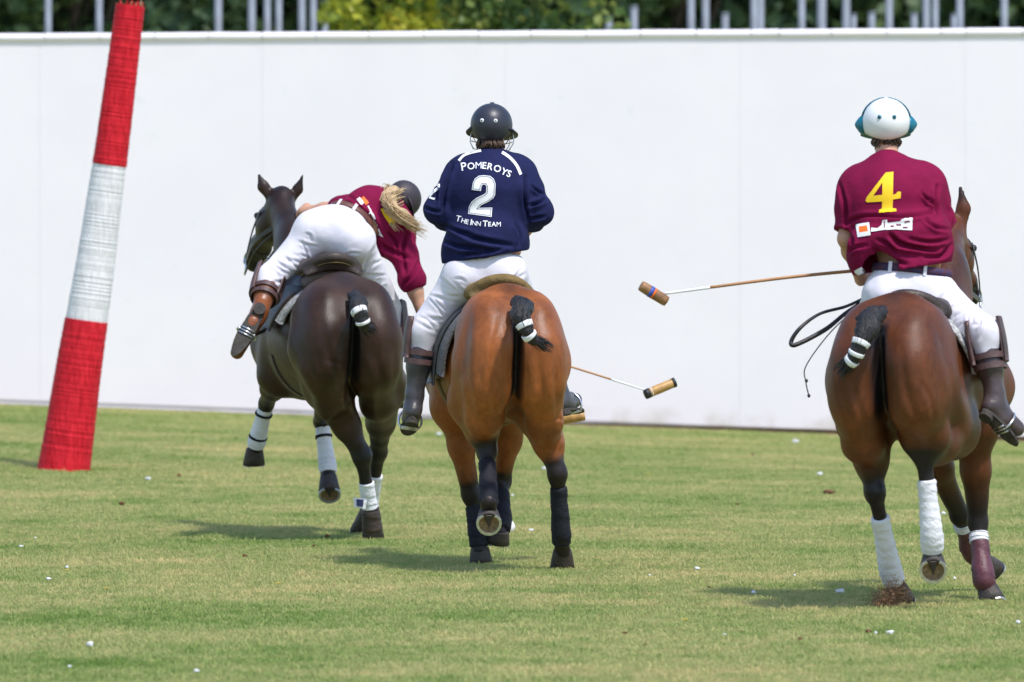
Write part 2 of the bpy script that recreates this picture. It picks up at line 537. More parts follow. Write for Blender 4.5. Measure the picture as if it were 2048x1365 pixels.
M_turf = turf_mat('turf_soil_and_thatch', 0.74, False)
M_grass = turf_mat('grass_blades', 1.2, True)
gx = np.concatenate([[-900, -300, -60, -20], np.linspace(-14, 14, 29), [20, 60, 300, 900]])
gy = np.concatenate([[-200, -20, 20], np.linspace(40, 80, 41), [120, 300, 1800]])
v = [(x, y, float(gz(x, y))) for y in gy for x in gx]
nx_ = len(gx)
gf_ = [[j * nx_ + i, j * nx_ + i + 1, (j + 1) * nx_ + i + 1, (j + 1) * nx_ + i] for j in range(len(gy) - 1) for i in range(nx_ - 1)]
ground = tag(mesh_obj('ground', v, gf_, M_turf, origin=(0, 0, 0)), 'mown polo field turf, green with dry straw patches', 'ground', kind='structure')

def grass_tuft(nb, seed):
    g = np.random.default_rng(seed); vs = []; fc = []
    for i in range(nb):
        c = g.normal(0, 0.05, 2); h = g.uniform(0.008, 0.024); a = g.uniform(0, 6.28); w = g.uniform(0.0022, 0.004)
        ln = g.normal(0, 0.010, 2)
        ux, uy = math.cos(a) * w, math.sin(a) * w
        k = len(vs)
        vs += [(c[0] - ux, c[1] - uy, -0.004), (c[0] + ux, c[1] + uy, -0.004),
               (c[0] + ln[0] * .4 + ux * .7, c[1] + ln[1] * .4 + uy * .7, h * .6), (c[0] + ln[0] * .4 - ux * .7, c[1] + ln[1] * .4 - uy * .7, h * .6),
               (c[0] + ln[0] * 1.4, c[1] + ln[1] * 1.4, h)]
        fc += [[k, k + 1, k + 2, k + 3], [k + 3, k + 2, k + 4]]
    me = bpy.data.meshes.new('grass_tuft'); me.from_pydata(vs, [], fc); me.materials.append(M_grass)
    return me

def grass_field(name, seed, npts):
    g = np.random.default_rng(seed)
    Y = g.uniform(28.5 ** 0.5, 73 ** 0.5, npts * 2) ** 2
    X = g.uniform(-1, 1, npts * 2) * (Y * 0.078 + 2.6)
    ok = (Y < 65.9 - 0.45 * g.uniform(0, 1, npts * 2) ** 2) & (g.uniform(0, 1, npts * 2) < np.clip((48.0 / Y), 0.3, 1))
    X, Y = X[ok][:npts], Y[ok][:npts]
    me = bpy.data.meshes.new(name)
    me.vertices.add(len(X))
    co = np.zeros((len(X), 3), dtype=np.float32); co[:, 0] = X; co[:, 1] = Y - 45; co[:, 2] = gz(X, Y)
    me.vertices.foreach_set('co', co.ravel()); me.update()
    o = bpy.data.objects.new(name, me); COL.objects.link(o); o.location = (0, 45, 0.001)
    tme = grass_tuft(26, seed + 1)
    to = bpy.data.objects.new('grass_tuft', tme)
    gn = bpy.data.node_groups.new('scatter_grass', 'GeometryNodeTree')
    gn.interface.new_socket('Geometry', in_out='INPUT', socket_type='NodeSocketGeometry')
    gn.interface.new_socket('Geometry', in_out='OUTPUT', socket_type='NodeSocketGeometry')
    N = gn.nodes; L = gn.links
    gi = N.new('NodeGroupInput'); go = N.new('NodeGroupOutput')
    m2p = N.new('GeometryNodeMeshToPoints')
    L.new(gi.outputs[0], m2p.inputs[0])
    iop = N.new('GeometryNodeInstanceOnPoints')
    L.new(m2p.outputs[0], iop.inputs['Points'])
    oi = N.new('GeometryNodeObjectInfo'); oi.inputs['Object'].default_value = to
    L.new(oi.outputs['Geometry'], iop.inputs['Instance'])
    rv = N.new('FunctionNodeRandomValue'); rv.data_type = 'FLOAT_VECTOR'
    rv.inputs[0].default_value = (-0.12, -0.12, 0); rv.inputs[1].default_value = (0.12, 0.12, 6.283)
    L.new(rv.outputs[0], iop.inputs['Rotation'])
    rs = N.new('FunctionNodeRandomValue'); rs.data_type = 'FLOAT'
    rs.inputs[2].default_value = 0.5; rs.inputs[3].default_value = 1.0; 
    L.new(rs.outputs[1], iop.inputs['Scale'])
    L.new(iop.outputs[0], go.inputs[0])
    md = o.modifiers.new('scatter', 'NODES'); md.node_group = gn
    return o
grass = tag(grass_field('grass', 11, 150000), 'short mown grass covering the polo field', 'grass', kind='stuff')

# ------------------------------------------------------------------ white boundary wall
def wall_at(x):                       # front face of the wall: depth and top height at world x
    return 66.1, 3.345 + .0055 * (x + 4.5)
def wall_mat():
    m = bpy.data.materials.new('white_painted_board'); m.use_nodes = True
    nt = m.node_tree; b = nt.nodes['Principled BSDF']; b.inputs['Roughness'].default_value = 0.6
    b.inputs['Specular IOR Level'].default_value = 0.3
    ge = nt.nodes.new('ShaderNodeNewGeometry')
    n1 = nt.nodes.new('ShaderNodeTexNoise'); n1.inputs['Scale'].default_value = 1.1; n1.inputs['Detail'].default_value = 6
    nt.links.new(ge.outputs['Position'], n1.inputs[0])
    r1 = ramp(nt, n1.outputs[0], [(0.3, (0.785, 0.74, 0.755)), (0.62, (0.81, 0.765, 0.775)), (0.8, (0.78, 0.74, 0.745))])
    # scuffs
    n2 = nt.nodes.new('ShaderNodeTexNoise'); n2.inputs['Scale'].default_value = 5.0; n2.inputs['Detail'].default_value = 3
    nt.links.new(ge.outputs['Position'], n2.inputs[0])
    r2 = ramp(nt, n2.outputs[0], [(0.69, (0, 0, 0)), (0.78, (1, 1, 1))])
    # mud splash close to the ground
    sx = nt.nodes.new('ShaderNodeSeparateXYZ'); nt.links.new(ge.outputs['Position'], sx.inputs[0])
    mr = nt.nodes.new('ShaderNodeMapRange'); mr.inputs[1].default_value = 0.16; mr.inputs[2].default_value = 0.0
    nt.links.new(sx.outputs[2], mr.inputs[0])
    n3 = nt.nodes.new('ShaderNodeTexNoise'); n3.inputs['Scale'].default_value = 3.0; n3.inputs['Detail'].default_value = 6
    nt.links.new(ge.outputs['Position'], n3.inputs[0])
    r3 = ramp(nt, n3.outputs[0], [(0.45, (0, 0, 0)), (0.75, (1, 1, 1))])
    mm = nt.nodes.new('ShaderNodeMath'); mm.operation = 'MULTIPLY'
    nt.links.new(mr.outputs[0], mm.inputs[0]); nt.links.new(r3.outputs[0], mm.inputs[1])
    m1 = nt.nodes.new('ShaderNodeMix'); m1.data_type = 'RGBA'; m1.inputs[7].default_value = (0.66, 0.67, 0.68, 1)
    k1 = nt.nodes.new('ShaderNodeMath'); k1.operation = 'MULTIPLY'; k1.inputs[1].default_value = 0.5
    nt.links.new(r2.outputs[0], k1.inputs[0])
    nt.links.new(k1.outputs[0], m1.inputs[0]); nt.links.new(r1.outputs[0], m1.inputs[6])
    m2 = nt.nodes.new('ShaderNodeMix'); m2.data_type = 'RGBA'; m2.inputs[7].default_value = (0.45, 0.40, 0.30, 1)
    nt.links.new(mm.outputs[0], m2.inputs[0]); nt.links.new(m1.outputs[2], m2.inputs[6])
    nt.links.new(m2.outputs[2], b.inputs['Base Color'])
    n4 = nt.nodes.new('ShaderNodeTexNoise'); n4.inputs['Scale'].default_value = 1.6
    nt.links.new(ge.outputs['Position'], n4.inputs[0])
    bp = nt.nodes.new('ShaderNodeBump'); bp.inputs['Strength'].default_value = 0.15; bp.inputs['Distance'].default_value = 0.03
    nt.links.new(n4.outputs[0], bp.inputs['Height']); nt.links.new(bp.outputs[0], b.inputs['Normal'])
    return m
M_wall = wall_mat()
M_footing = mat('dark_footing', (0.13, 0.075, 0.035), 0.9, 0.4, 8, 0.4, 30)
wx0, wx1 = -17.0, 17.0
mid_y, _ = wall_at(0)
wall = empty('boundary_wall', (0, mid_y, 0), 'long smooth white boundary wall across the end of the field', 'wall')
WD = A(1., 0, 0); WN = A(-WD[1], WD[0], 0)
if WN[1] < 0: WN = -WN
def wall_piece(name, xa, xb, z0, z1f, proud, back, material, slack=0.0, bev=0.0):
    """box along the wall line between world x xa and xb"""
    pts = []
    for x in (xa, xb):
        y, zt = wall_at(x)
        for off in (-proud, back):
            p = A(x, y, 0) + WN * off
            pts.append((p[0], p[1], z0 + float(gz(x, y)))); pts.append((p[0], p[1], z1f(zt) + slack))
    f = [[0, 4, 5, 1], [2, 3, 7, 6], [1, 5, 7, 3], [0, 2, 6, 4], [0, 1, 3, 2], [4, 6, 7, 5]]
    return mesh_obj(name, pts, f, material, wall, smooth=False)
def wall_x(px):                        # world x where the ray of photo column px meets the wall
    return (px - 1024) / FPX * 66.1
edges = [wx0, -14.4, -12.2, -9.9, -7.8, wall_x(-380), wall_x(80), wall_x(525), wall_x(1010), wall_x(1480), wall_x(1930), wall_x(2400), 8.2, 10.3, 12.5, 14.7, wx1]
for i in range(len(edges) - 1):
    wall_piece('panel', edges[i] + 0.0006, edges[i + 1] - 0.0006, 0.045, lambda z: z, 0.0, 0.05, M_wall)
wall_piece('backing', wx0, wx1, 0.02, lambda z: z - 0.03, -0.012, 0.09, M_wall)
wall_piece('footing', wx0, wx1, -0.2, lambda z: -0.2 + .24, -0.02, 0.08, M_footing)
joints = sorted(set(list(range(-2800, -550, 109)) + list(range(2609, 4900, 109)) + [-500, -370, -240, -130, -20, 90, 200, 310, 418, 524, 632, 738, 848, 957, 1062, 1172, 1281, 1392, 1502, 1558, 1662, 1773, 1881, 1932, 2045, 2150, 2260, 2380, 2500]))
for i in range(len(joints) - 1):       # rounded cap lengths along the top
    xa, xb = wall_x(joints[i]) + 0.003, wall_x(joints[i + 1]) - 0.003
    vs, fc = [], []
    dz0, dz1 = rng.normal(0, 0.0018, 2)
    for x, dz in ((xa, dz0), (xb, dz1)):
        y, zt = wall_at(x)
        c = A(x, y, zt + 0.028 + dz) + WN * 0.025
        for k in range(12):
            an = 2 * math.pi * k / 12
            vs.append(c + WN * 0.055 * math.cos(an) + A(0, 0, 0.040) * math.sin(an))
    for k in range(12): fc.append([k, (k + 1) % 12, 12 + (k + 1) % 12, 12 + k])
    mesh_obj('cap', vs, fc, M_wall, wall)
# worn bare soil along the foot of the wall
vs = []; fc = []
xs = np.linspace(wx0, wx1, 260)
for x in xs:
    y, _ = wall_at(x)
    z_ = float(gz(x, y)) + .006; p = A(x, y, z_) + WN * 0.02; q = A(x, y, z_) - WN * (0.30 + 0.25 * rng.uniform() + 0.2 * math.sin(x * 2.3))
    vs += [p, q]
for i in range(259): fc.append([2 * i, 2 * i + 1, 2 * i + 3, 2 * i + 2])
M_strip = mat('worn_soil', (0.24, 0.16, 0.08), 0.95, 0.35, 6, 0.4, 30, col2=(0.27, 0.22, 0.10))
tag(mesh_obj('worn_soil_strip', vs, fc, M_strip, smooth=False), 'dry worn strip of soil along the wall foot', 'soil', kind='structure')

# ------------------------------------------------------------------ steel posts behind the wall
M_galv = mat('galvanised_steel', (0.20, 0.225, 0.265), 0.6, 0.3, 6, 0.1, 20, metal=0.1, stretch=(6, 6, 0.6))
posts = [(97, -40, 16), (199, -40, 16), (437, -30, 18), (504, -60, 18), (535, -20, 16), (558, -45, 16), (604, -60, 17), (627, -10, 16), (650, 5, 16), (711, -20, 17), (963, 45, 13),
         (1218, 36, 17), (1268, 14, 18), (1382, -40, 18), (1411, -20, 18), (1450, 28, 18), (1508, -40, 18), (1521, -40, 17), (1603, -30, 17), (1643, -60, 22),
         (1692, -30, 19), (1707, 30, 14), (1743, 26, 17), (1778, -20, 18), (1828, 28, 17), (1852, -40, 18), (1870, -40, 16), (1907, 30, 14), (1919, -30, 18), (2008, -40, 17)]
PLBL = {}
for px, top, w in posts:
    Y = 84 + (px * 7919 % 50) / 10.0
    c = P(px, 60, Y); zt = P(px, top, Y)[2]; r = w / 2 * .80 * Y / FPX
    if top > 0: lb = 'short grey steel post whose flat top shows over the wall'
    else: lb = 'tall slim grey steel post standing behind the wall'
    pe = empty('steel_post', (c[0], Y, 0), lb, 'post', 'steel posts behind the wall' if top <= 0 else 'short steel posts behind the wall')
    tube('shaft', [(c[0], Y, -0.2), (c[0], Y, zt - 0.01)], [r], M_galv, pe, seg=14)
    tube('end_cap', [(c[0], Y, zt - 0.012), (c[0], Y, zt + 0.012)], [r * 1.12, r * 1.02], M_galv, pe, seg=14)

# ------------------------------------------------------------------ trees behind the wall
def leaf_mat(name, stops):
    m = bpy.data.materials.new(name); m.use_nodes = True
    nt = m.node_tree; b = nt.nodes['Principled BSDF']; b.inputs['Roughness'].default_value = 0.5
    at = nt.nodes.new('ShaderNodeAttribute'); at.attribute_name = 'coat'
    r = ramp(nt, at.outputs['Fac'], stops)
    nt.links.new(r.outputs[0], b.inputs['Base Color'])
    tr = nt.nodes.new('ShaderNodeBsdfTranslucent'); nt.links.new(r.outputs[0], tr.inputs[0])
    mx = nt.nodes.new('ShaderNodeMixShader'); mx.inputs[0].default_value = 0.45
    nt.links.new(b.outputs[0], mx.inputs[1]); nt.links.new(tr.outputs[0], mx.inputs[2])
    nt.links.new(mx.outputs[0], nt.nodes['Material Output'].inputs[0])
    return m
M_leafdark = leaf_mat('dark_leaves', [(0.0, (0.075, 0.135, 0.085)), (0.6, (0.135, 0.22, 0.09)), (1.0, (0.30, 0.36, 0.12))])
M_leafyel = leaf_mat('yellow_green_leaves', [(0.0, (0.10, 0.17, 0.03)), (0.3, (0.27, 0.33, 0.04)), (0.6, (0.55, 0.54, 0.05)), (1.0, (0.66, 0.56, 0.08))])
M_leafgreen = leaf_mat('mid_green_leaves', [(0.0, (0.08, 0.16, 0.06)), (0.6, (0.18, 0.28, 0.08)), (1.0, (0.44, 0.44, 0.10))])
M_bark = mat('bark', (0.07, 0.05, 0.038), 0.9, 0.4, 12, 0.6, 30)

def crown_geo(c, rad, nclump, nleaf, size, seed, clump_r=0.45):
    g = np.random.default_rng(seed)
    vs = []; fc = []; val = []
    cc = []
    while len(cc) < nclump:
        p = g.uniform(-1, 1, 3)
        q = np.linalg.norm(p)
        if 0.25 < q < 1: cc.append(p * np.asarray(rad) + c)
    for i in range(nclump):
        base = g.uniform(0.1, 0.75)
        n = int(nleaf / nclump)
        L = g.normal(0, 1, (n, 3)); L = L / np.linalg.norm(L, axis=1)[:, None] * (g.uniform(0.2, 1, n)[:, None] ** 0.5) * clump_r * g.uniform(0.7, 1.3)
        L[:, 2] *= 0.7
        for l in L:
            p = cc[i] + l
            d = unit(g.normal(0, 1, 3) + A(0, 0, -0.4)); u, w = frame_from(d)
            a = g.uniform(0, 6.28); s_ = unit(math.cos(a) * u + math.sin(a) * w)
            ln = size * g.uniform(0.7, 1.3); wd = ln * 0.36
            nn = np.cross(d, s_) * wd * 0.35
            k = len(vs)
            vs += [p, p + d * ln * .5 + s_ * wd + nn, p + d * ln, p + d * ln * .5 - s_ * wd + nn]
            fc += [[k, k + 1, k + 2], [k, k + 2, k + 3]]
            val += [min(1, max(0, base + g.normal(0, 0.17)))] * 4
    col = np.repeat(np.array(val)[:, None], 3, 1)
    return vs, fc, col, cc

def make_tree(base, height, rad, zc, nclump, nleaf, size, m, seed, label, group=None, clump_r=0.45, trunk_r=0.14):
    t = empty('leafy_tree', base, label, 'tree', group)
    c = A(base[0], base[1], zc)
    vs, fc, col, cc = crown_geo(c, rad, nclump, nleaf, size, seed, clump_r)
    mesh_obj('crown', vs, fc, m, t, colors=col)
    g = np.random.default_rng(seed + 5)
    tv, tf = tube_geo(resample([A(*base) - A(0, 0, .2), A(base[0] + .1, base[1], zc * .5), A(base[0] - .05, base[1] + .1, zc + rad[2] * .6)], 10), [trunk_r * 1.25, trunk_r, trunk_r * .35], 9)
    tv = list(tv)
    for q in cc[::3]:
        z0 = g.uniform(max(1.0, zc - rad[2]), zc + rad[2] * .3)
        a = A(base[0], base[1], z0)
        bv, bf = tube_geo(resample([a, (a + q) / 2 + A(0, 0, .15), q], 6), [trunk_r * .4, trunk_r * .1], 5)
        k = len(tv); tv += list(bv); tf += [[i + k for i in f] for f in bf]
    mesh_obj('trunk', tv, tf, M_bark, t)
    return t
def copy_tree(o, loc, rz, sc, label=None):
    c = o.copy(); COL.objects.link(c); c.location = loc; c.rotation_euler = (0, 0, rz); c.scale = (sc, sc, sc)
    if label: c['label'] = label
    for ch in list(o.children):
        d = ch.copy(); COL.objects.link(d); d.parent = c
    return c
# the yellowing tree that hangs over the wall, and the greener one beside it
cy = P(745, 30, 79.0)
make_tree((cy[0], 79.0, 0), 6, (0.72, 0.8, 1.6), 4.75, 46, 3600, 0.15, M_leafyel, 21, 'small tree with yellowing maple-like leaves hanging close behind the wall', trunk_r=0.07, clump_r=0.33)
cy = P(1060, 30, 80.0)
make_tree((cy[0], 80.0, 0), 6, (1.05, 0.9, 1.5), 4.75, 70, 5600, 0.12, M_leafgreen, 22, 'small mid green tree rising over the wall beside the yellowing one', trunk_r=0.08, clump_r=0.36)
t0 = make_tree((-6.6, 108.0, 0), 10, (2.6, 2.2, 4.6), 5.6, 120, 11000, 0.30, M_leafdark, 23, 'dense dark green tree in the wood beyond the posts', 'trees of the dark wood behind the wall', clump_r=0.9, trunk_r=0.22)
t1 = make_tree((-2.4, 112.0, 0), 10, (2.7, 2.2, 4.8), 5.8, 120, 11000, 0.30, M_leafdark, 24, 'dense dark green tree in the wood beyond the posts', 'trees of the dark wood behind the wall', clump_r=0.9, trunk_r=0.22)
for i, (x, y) in enumerate([(2.0, 109), (6.0, 112), (9.8, 108), (-10.6, 112), (-8.6, 118), (-4.4, 119), (-0.2, 120), (4.0, 119), (8.0, 120), (12.4, 117), (-13, 118), (-11, 126), (-6.5, 127), (-2, 127), (2.2, 128), (6.6, 127), (11, 127)]):
    copy_tree((t0, t1)[i % 2], (x, y, 0), 1.1 * i, 1.0 + 0.07 * (i % 4))

# ------------------------------------------------------------------ wicker goal post
def goal_post():
    Y = 54.6
    ctr = [(126, 955), (126, 942), (173, 640), (219, 332), (261, 11)]
    wid = [104, 103, 83, 66, 55]
    Y = G(126, 942)[1]; pts = np.array([P(a, b, Y) for a, b in ctr]); rad = np.array(wid) / 2 * Y / FPX
    root = empty('goal_post', pts[1], 'tall leaning wicker goal post with red, white and red bands', 'goal post')
    n = 900
    cl = resample(pts, n)
    s = np.linspace(0, 4, n); rr = np.interp(s, np.arange(5), rad)
    arc = np.concatenate([[0], np.cumsum(np.linalg.norm(np.diff(cl, axis=0), axis=1))])
    zb1, zb2 = P(173, 640, Y)[2], P(219, 332, Y)[2]
    seg = 128; row_h = 0.0130; stakes = 26
    def band(name, m, z0, z1, extra, seed):
        g = np.random.default_rng(seed)
        sel = np.where((cl[:, 2] >= z0) & (cl[:, 2] <= z1))[0]
        sa = np.linspace(arc[sel[0]], arc[sel[-1]], int((arc[sel[-1]] - arc[sel[0]]) / (row_h / 4)))
        C = np.stack([np.interp(sa, arc, cl[:, i]) for i in range(3)], 1); R = np.interp(sa, arc, rr) + extra
        ax = unit(cl[-1] - cl[0]); u, w = frame_from(ax)
        nr = len(sa); ang = np.linspace(0, 2 * math.pi, seg, endpoint=False)
        row = np.floor(sa / row_h).astype(int); ph = (sa / row_h) % 1
        jit = g.normal(0, 1, row.max() + 2)
        prof = np.sin(np.pi * ph) ** 0.6
        wv = np.sin(ang[None, :] * stakes / 1.0 + np.pi * row[:, None] + 0.5 * jit[row][:, None])
        lump = 0.003 * np.sin(ang * 3 + seed)[None, :] * np.sin(sa * 5)[:, None]
        rad_ = R[:, None] + (0.0034 * prof[:, None] * (0.60 + 0.40 * wv)) + 0.0010 * jit[row][:, None] + lump
        V = C[:, None, :] + rad_[:, :, None] * (np.cos(ang)[None, :, None] * u + np.sin(ang)[None, :, None] * w)
        V = V.reshape(-1, 3)
        i, k = np.meshgrid(np.arange(nr - 1), np.arange(seg), indexing='ij')
        k2 = (k + 1) % seg
        F = np.stack([i * seg + k, i * seg + k2, (i + 1) * seg + k2, (i + 1) * seg + k], -1).reshape(-1, 4).tolist()
        F.append([(nr - 1) * seg + q for q in range(seg)])
        return mesh_obj(name, V, F, m, root)
    M_red = mat('red_painted_wicker', (0.56, 0.004, 0.014), 0.6, 0.25, 9, 0.3, 50, stretch=(6, 6, 1), col2=(0.72, 0.02, 0.035), spec=0.2)
    M_wht = mat('white_painted_wicker', (0.72, 0.70, 0.695), 0.6, 0.14, 9, 0.3, 50, stretch=(6, 6, 1))
    band('red_band', M_red, pts[0][2], zb1, 0.004, 1)
    band('white_band', M_wht, zb1 - 0.03, zb2 + 0.03, 0.0, 2)
    tp = band('red_band', M_red, zb2, pts[-1][2], 0.003, 3)
    g = np.random.default_rng(4)
    M_twig = mat('bare_twig', (0.40, 0.24, 0.14), 0.8, 0.3, 30)
    for i in range(16):                 # rod ends standing proud of the rim
        a = i / 16 * 6.28
        b0 = pts[-1] + A(math.cos(a) * rad[-1] * .9, math.sin(a) * rad[-1] * .9, -0.02)
        tube('rod_end', [b0, b0 + A(g.normal(0, .02), g.normal(0, .02), g.uniform(.03, .055))], [0.005, 0.003], M_red if i % 3 else M_twig, tp, seg=5)
goal_post()

# ------------------------------------------------------------------ horses
def mixp(a, b, t): return a * (1 - t) + b * t

def smooth(a, b, x):
    t = np.clip((x - a) / (b - a), 0, 1)
    return t * t * (3 - 2 * t)

def seg_dist(V, a, b):
    ab = b - a
    t = np.clip(((V - a) @ ab) / (ab @ ab), 0, 1)
    return np.linalg.norm(V - a - t[:, None] * ab, axis=1), t

class Horse:
    def __init__(s, O, theta, pitch=0.0, croup=0.0):
        s.O = A(O[0], O[1], 0); th = math.radians(theta)
        s.f = A(-math.sin(th), math.cos(th), 0); s.r = A(math.cos(th), math.sin(th), 0); s.u = A(0, 0, 1)
        s.p = math.tan(math.radians(pitch)); s.c = croup
        s.R = np.array([s.r, s.f, s.u])
    def w(s, x, y, z):
        return s.O + x * s.r + y * s.f + A(0, 0, z + s.c + s.p * (y - 0.35))

def build_hoof(parent, cor, sole, toe, material=None):
    """horn capsule between the coronet and the sole, with a concave sole, frog and steel shoe"""
    ax = unit(sole - cor)
    toe = unit(toe - np.dot(toe, ax) * ax); sd = np.cross(ax, toe)
    H = np.linalg.norm(sole - cor); n = 20; vs = []; fc = []
    rings = [(0.0, 0.049, 0.053, 0.0), (0.12, 0.052, 0.056, 0.002), (0.6, 0.061, 0.066, 0.012), (1.0, 0.067, 0.072, 0.018)]
    for t, rw, rl, sh in rings:
        for k in range(n):
            a = 2 * math.pi * k / n
            l = math.cos(a) * rl
            if l < 0: l *= 0.80
            heel = 0.86 if math.cos(a) < -0.75 else 1
            vs.append(cor + ax * H * t + toe * (l + sh) + sd * math.sin(a) * rw * heel)
    for i in range(3):
        for k in range(n):
            k2 = (k + 1) % n
            fc.append([i * n + k, i * n + k2, (i + 1) * n + k2, (i + 1) * n + k])
    fc.append(list(range(n))[::-1])
    b = 3 * n
    c0 = np.mean(np.array(vs[b:b + n]), axis=0)
    base = len(vs)
    for k in range(n): vs.append(c0 + (vs[b + k] - c0) * 0.84)
    for k in range(n): vs.append(c0 + (vs[b + k] - c0) * 0.78 - ax * 0.010)
    vs.append(c0 - ax * 0.016)
    for k in range(n):
        k2 = (k + 1) % n
        fc.append([b + k, b + k2, base + k2, base + k]); fc.append([base + k, base + k2, base + n + k2, base + n + k])
        fc.append([base + n + k, base + n + k2, base + 2 * n])
    fm = [0] * (3 * n + 1) + [0, 1, 1] * n
    h = mesh_obj('hoof', vs, fc, None, parent, mats=[material or M_hoof, M_sole], fmat=fm)
    # shoe: open ring, two thirds of the rim
    sv = []; sf = []
    rim = [vs[b + k] for k in range(n)]
    ks = [(k - 8) % n for k in range(17)]
    for k in ks:
        p = rim[k]; q = c0 + (p - c0) * 0.80
        sv += [p + ax * 0.000, p + ax * 0.008, q + ax * 0.008, q + ax * 0.000]
    for i in range(16):
        for j in range(4): sf.append([i * 4 + j, i * 4 + (j + 1) % 4, (i + 1) * 4 + (j + 1) % 4, (i + 1) * 4 + j])
    sf += [[0, 1, 2, 3][::-1], [64, 65, 66, 67]]
    mesh_obj('horseshoe', sv, sf, M_shoe, h, smooth=False)
    # frog: wedge pointing at the toe
    fr = [c0 - toe * 0.050 + sd * 0.026 - ax * .004, c0 - toe * 0.050 - sd * 0.026 - ax * .004, c0 + toe * 0.030 - ax * .006,
          c0 - toe * 0.046 + sd * 0.012 + ax * .004, c0 - toe * 0.046 - sd * 0.012 + ax * .004, c0 + toe * 0.018 + ax * .001, c0 - toe * 0.05 + ax * -.004]
    mesh_obj('frog', fr, [[0, 2, 5, 3], [2, 1, 4, 5], [3, 5, 4], [0, 3, 6], [6, 4, 1], [3, 4, 6], [0, 6, 1, 2]], M_hoof, h, smooth=False)
    return h

def build_wrap(name, pts, radii, material, parent, ridges=8, seed=0, n=40, seg=20, amp=0.0022):
    g = np.random.default_rng(seed)
    c = resample(pts, n); r = np.interp(np.linspace(0, 1, n), np.linspace(0, 1, len(radii)), radii)
    v, f = tube_geo(c, r, seg)
    v = np.array(v).reshape(n, seg, 3)
    for i in range(n):
        for k in range(seg):
            sp = (i / (n - 1) * ridges + k / seg) % 1.0
            dr = amp * (sp - 0.5) * 2 + g.normal(0, 0.0006)
            if i < 1 or i > n - 2: dr -= 0.006
            d = v[i, k] - c[i]
            v[i, k] += unit(d) * dr
    return mesh_obj(name, v.reshape(-1, 3), f, material, parent)

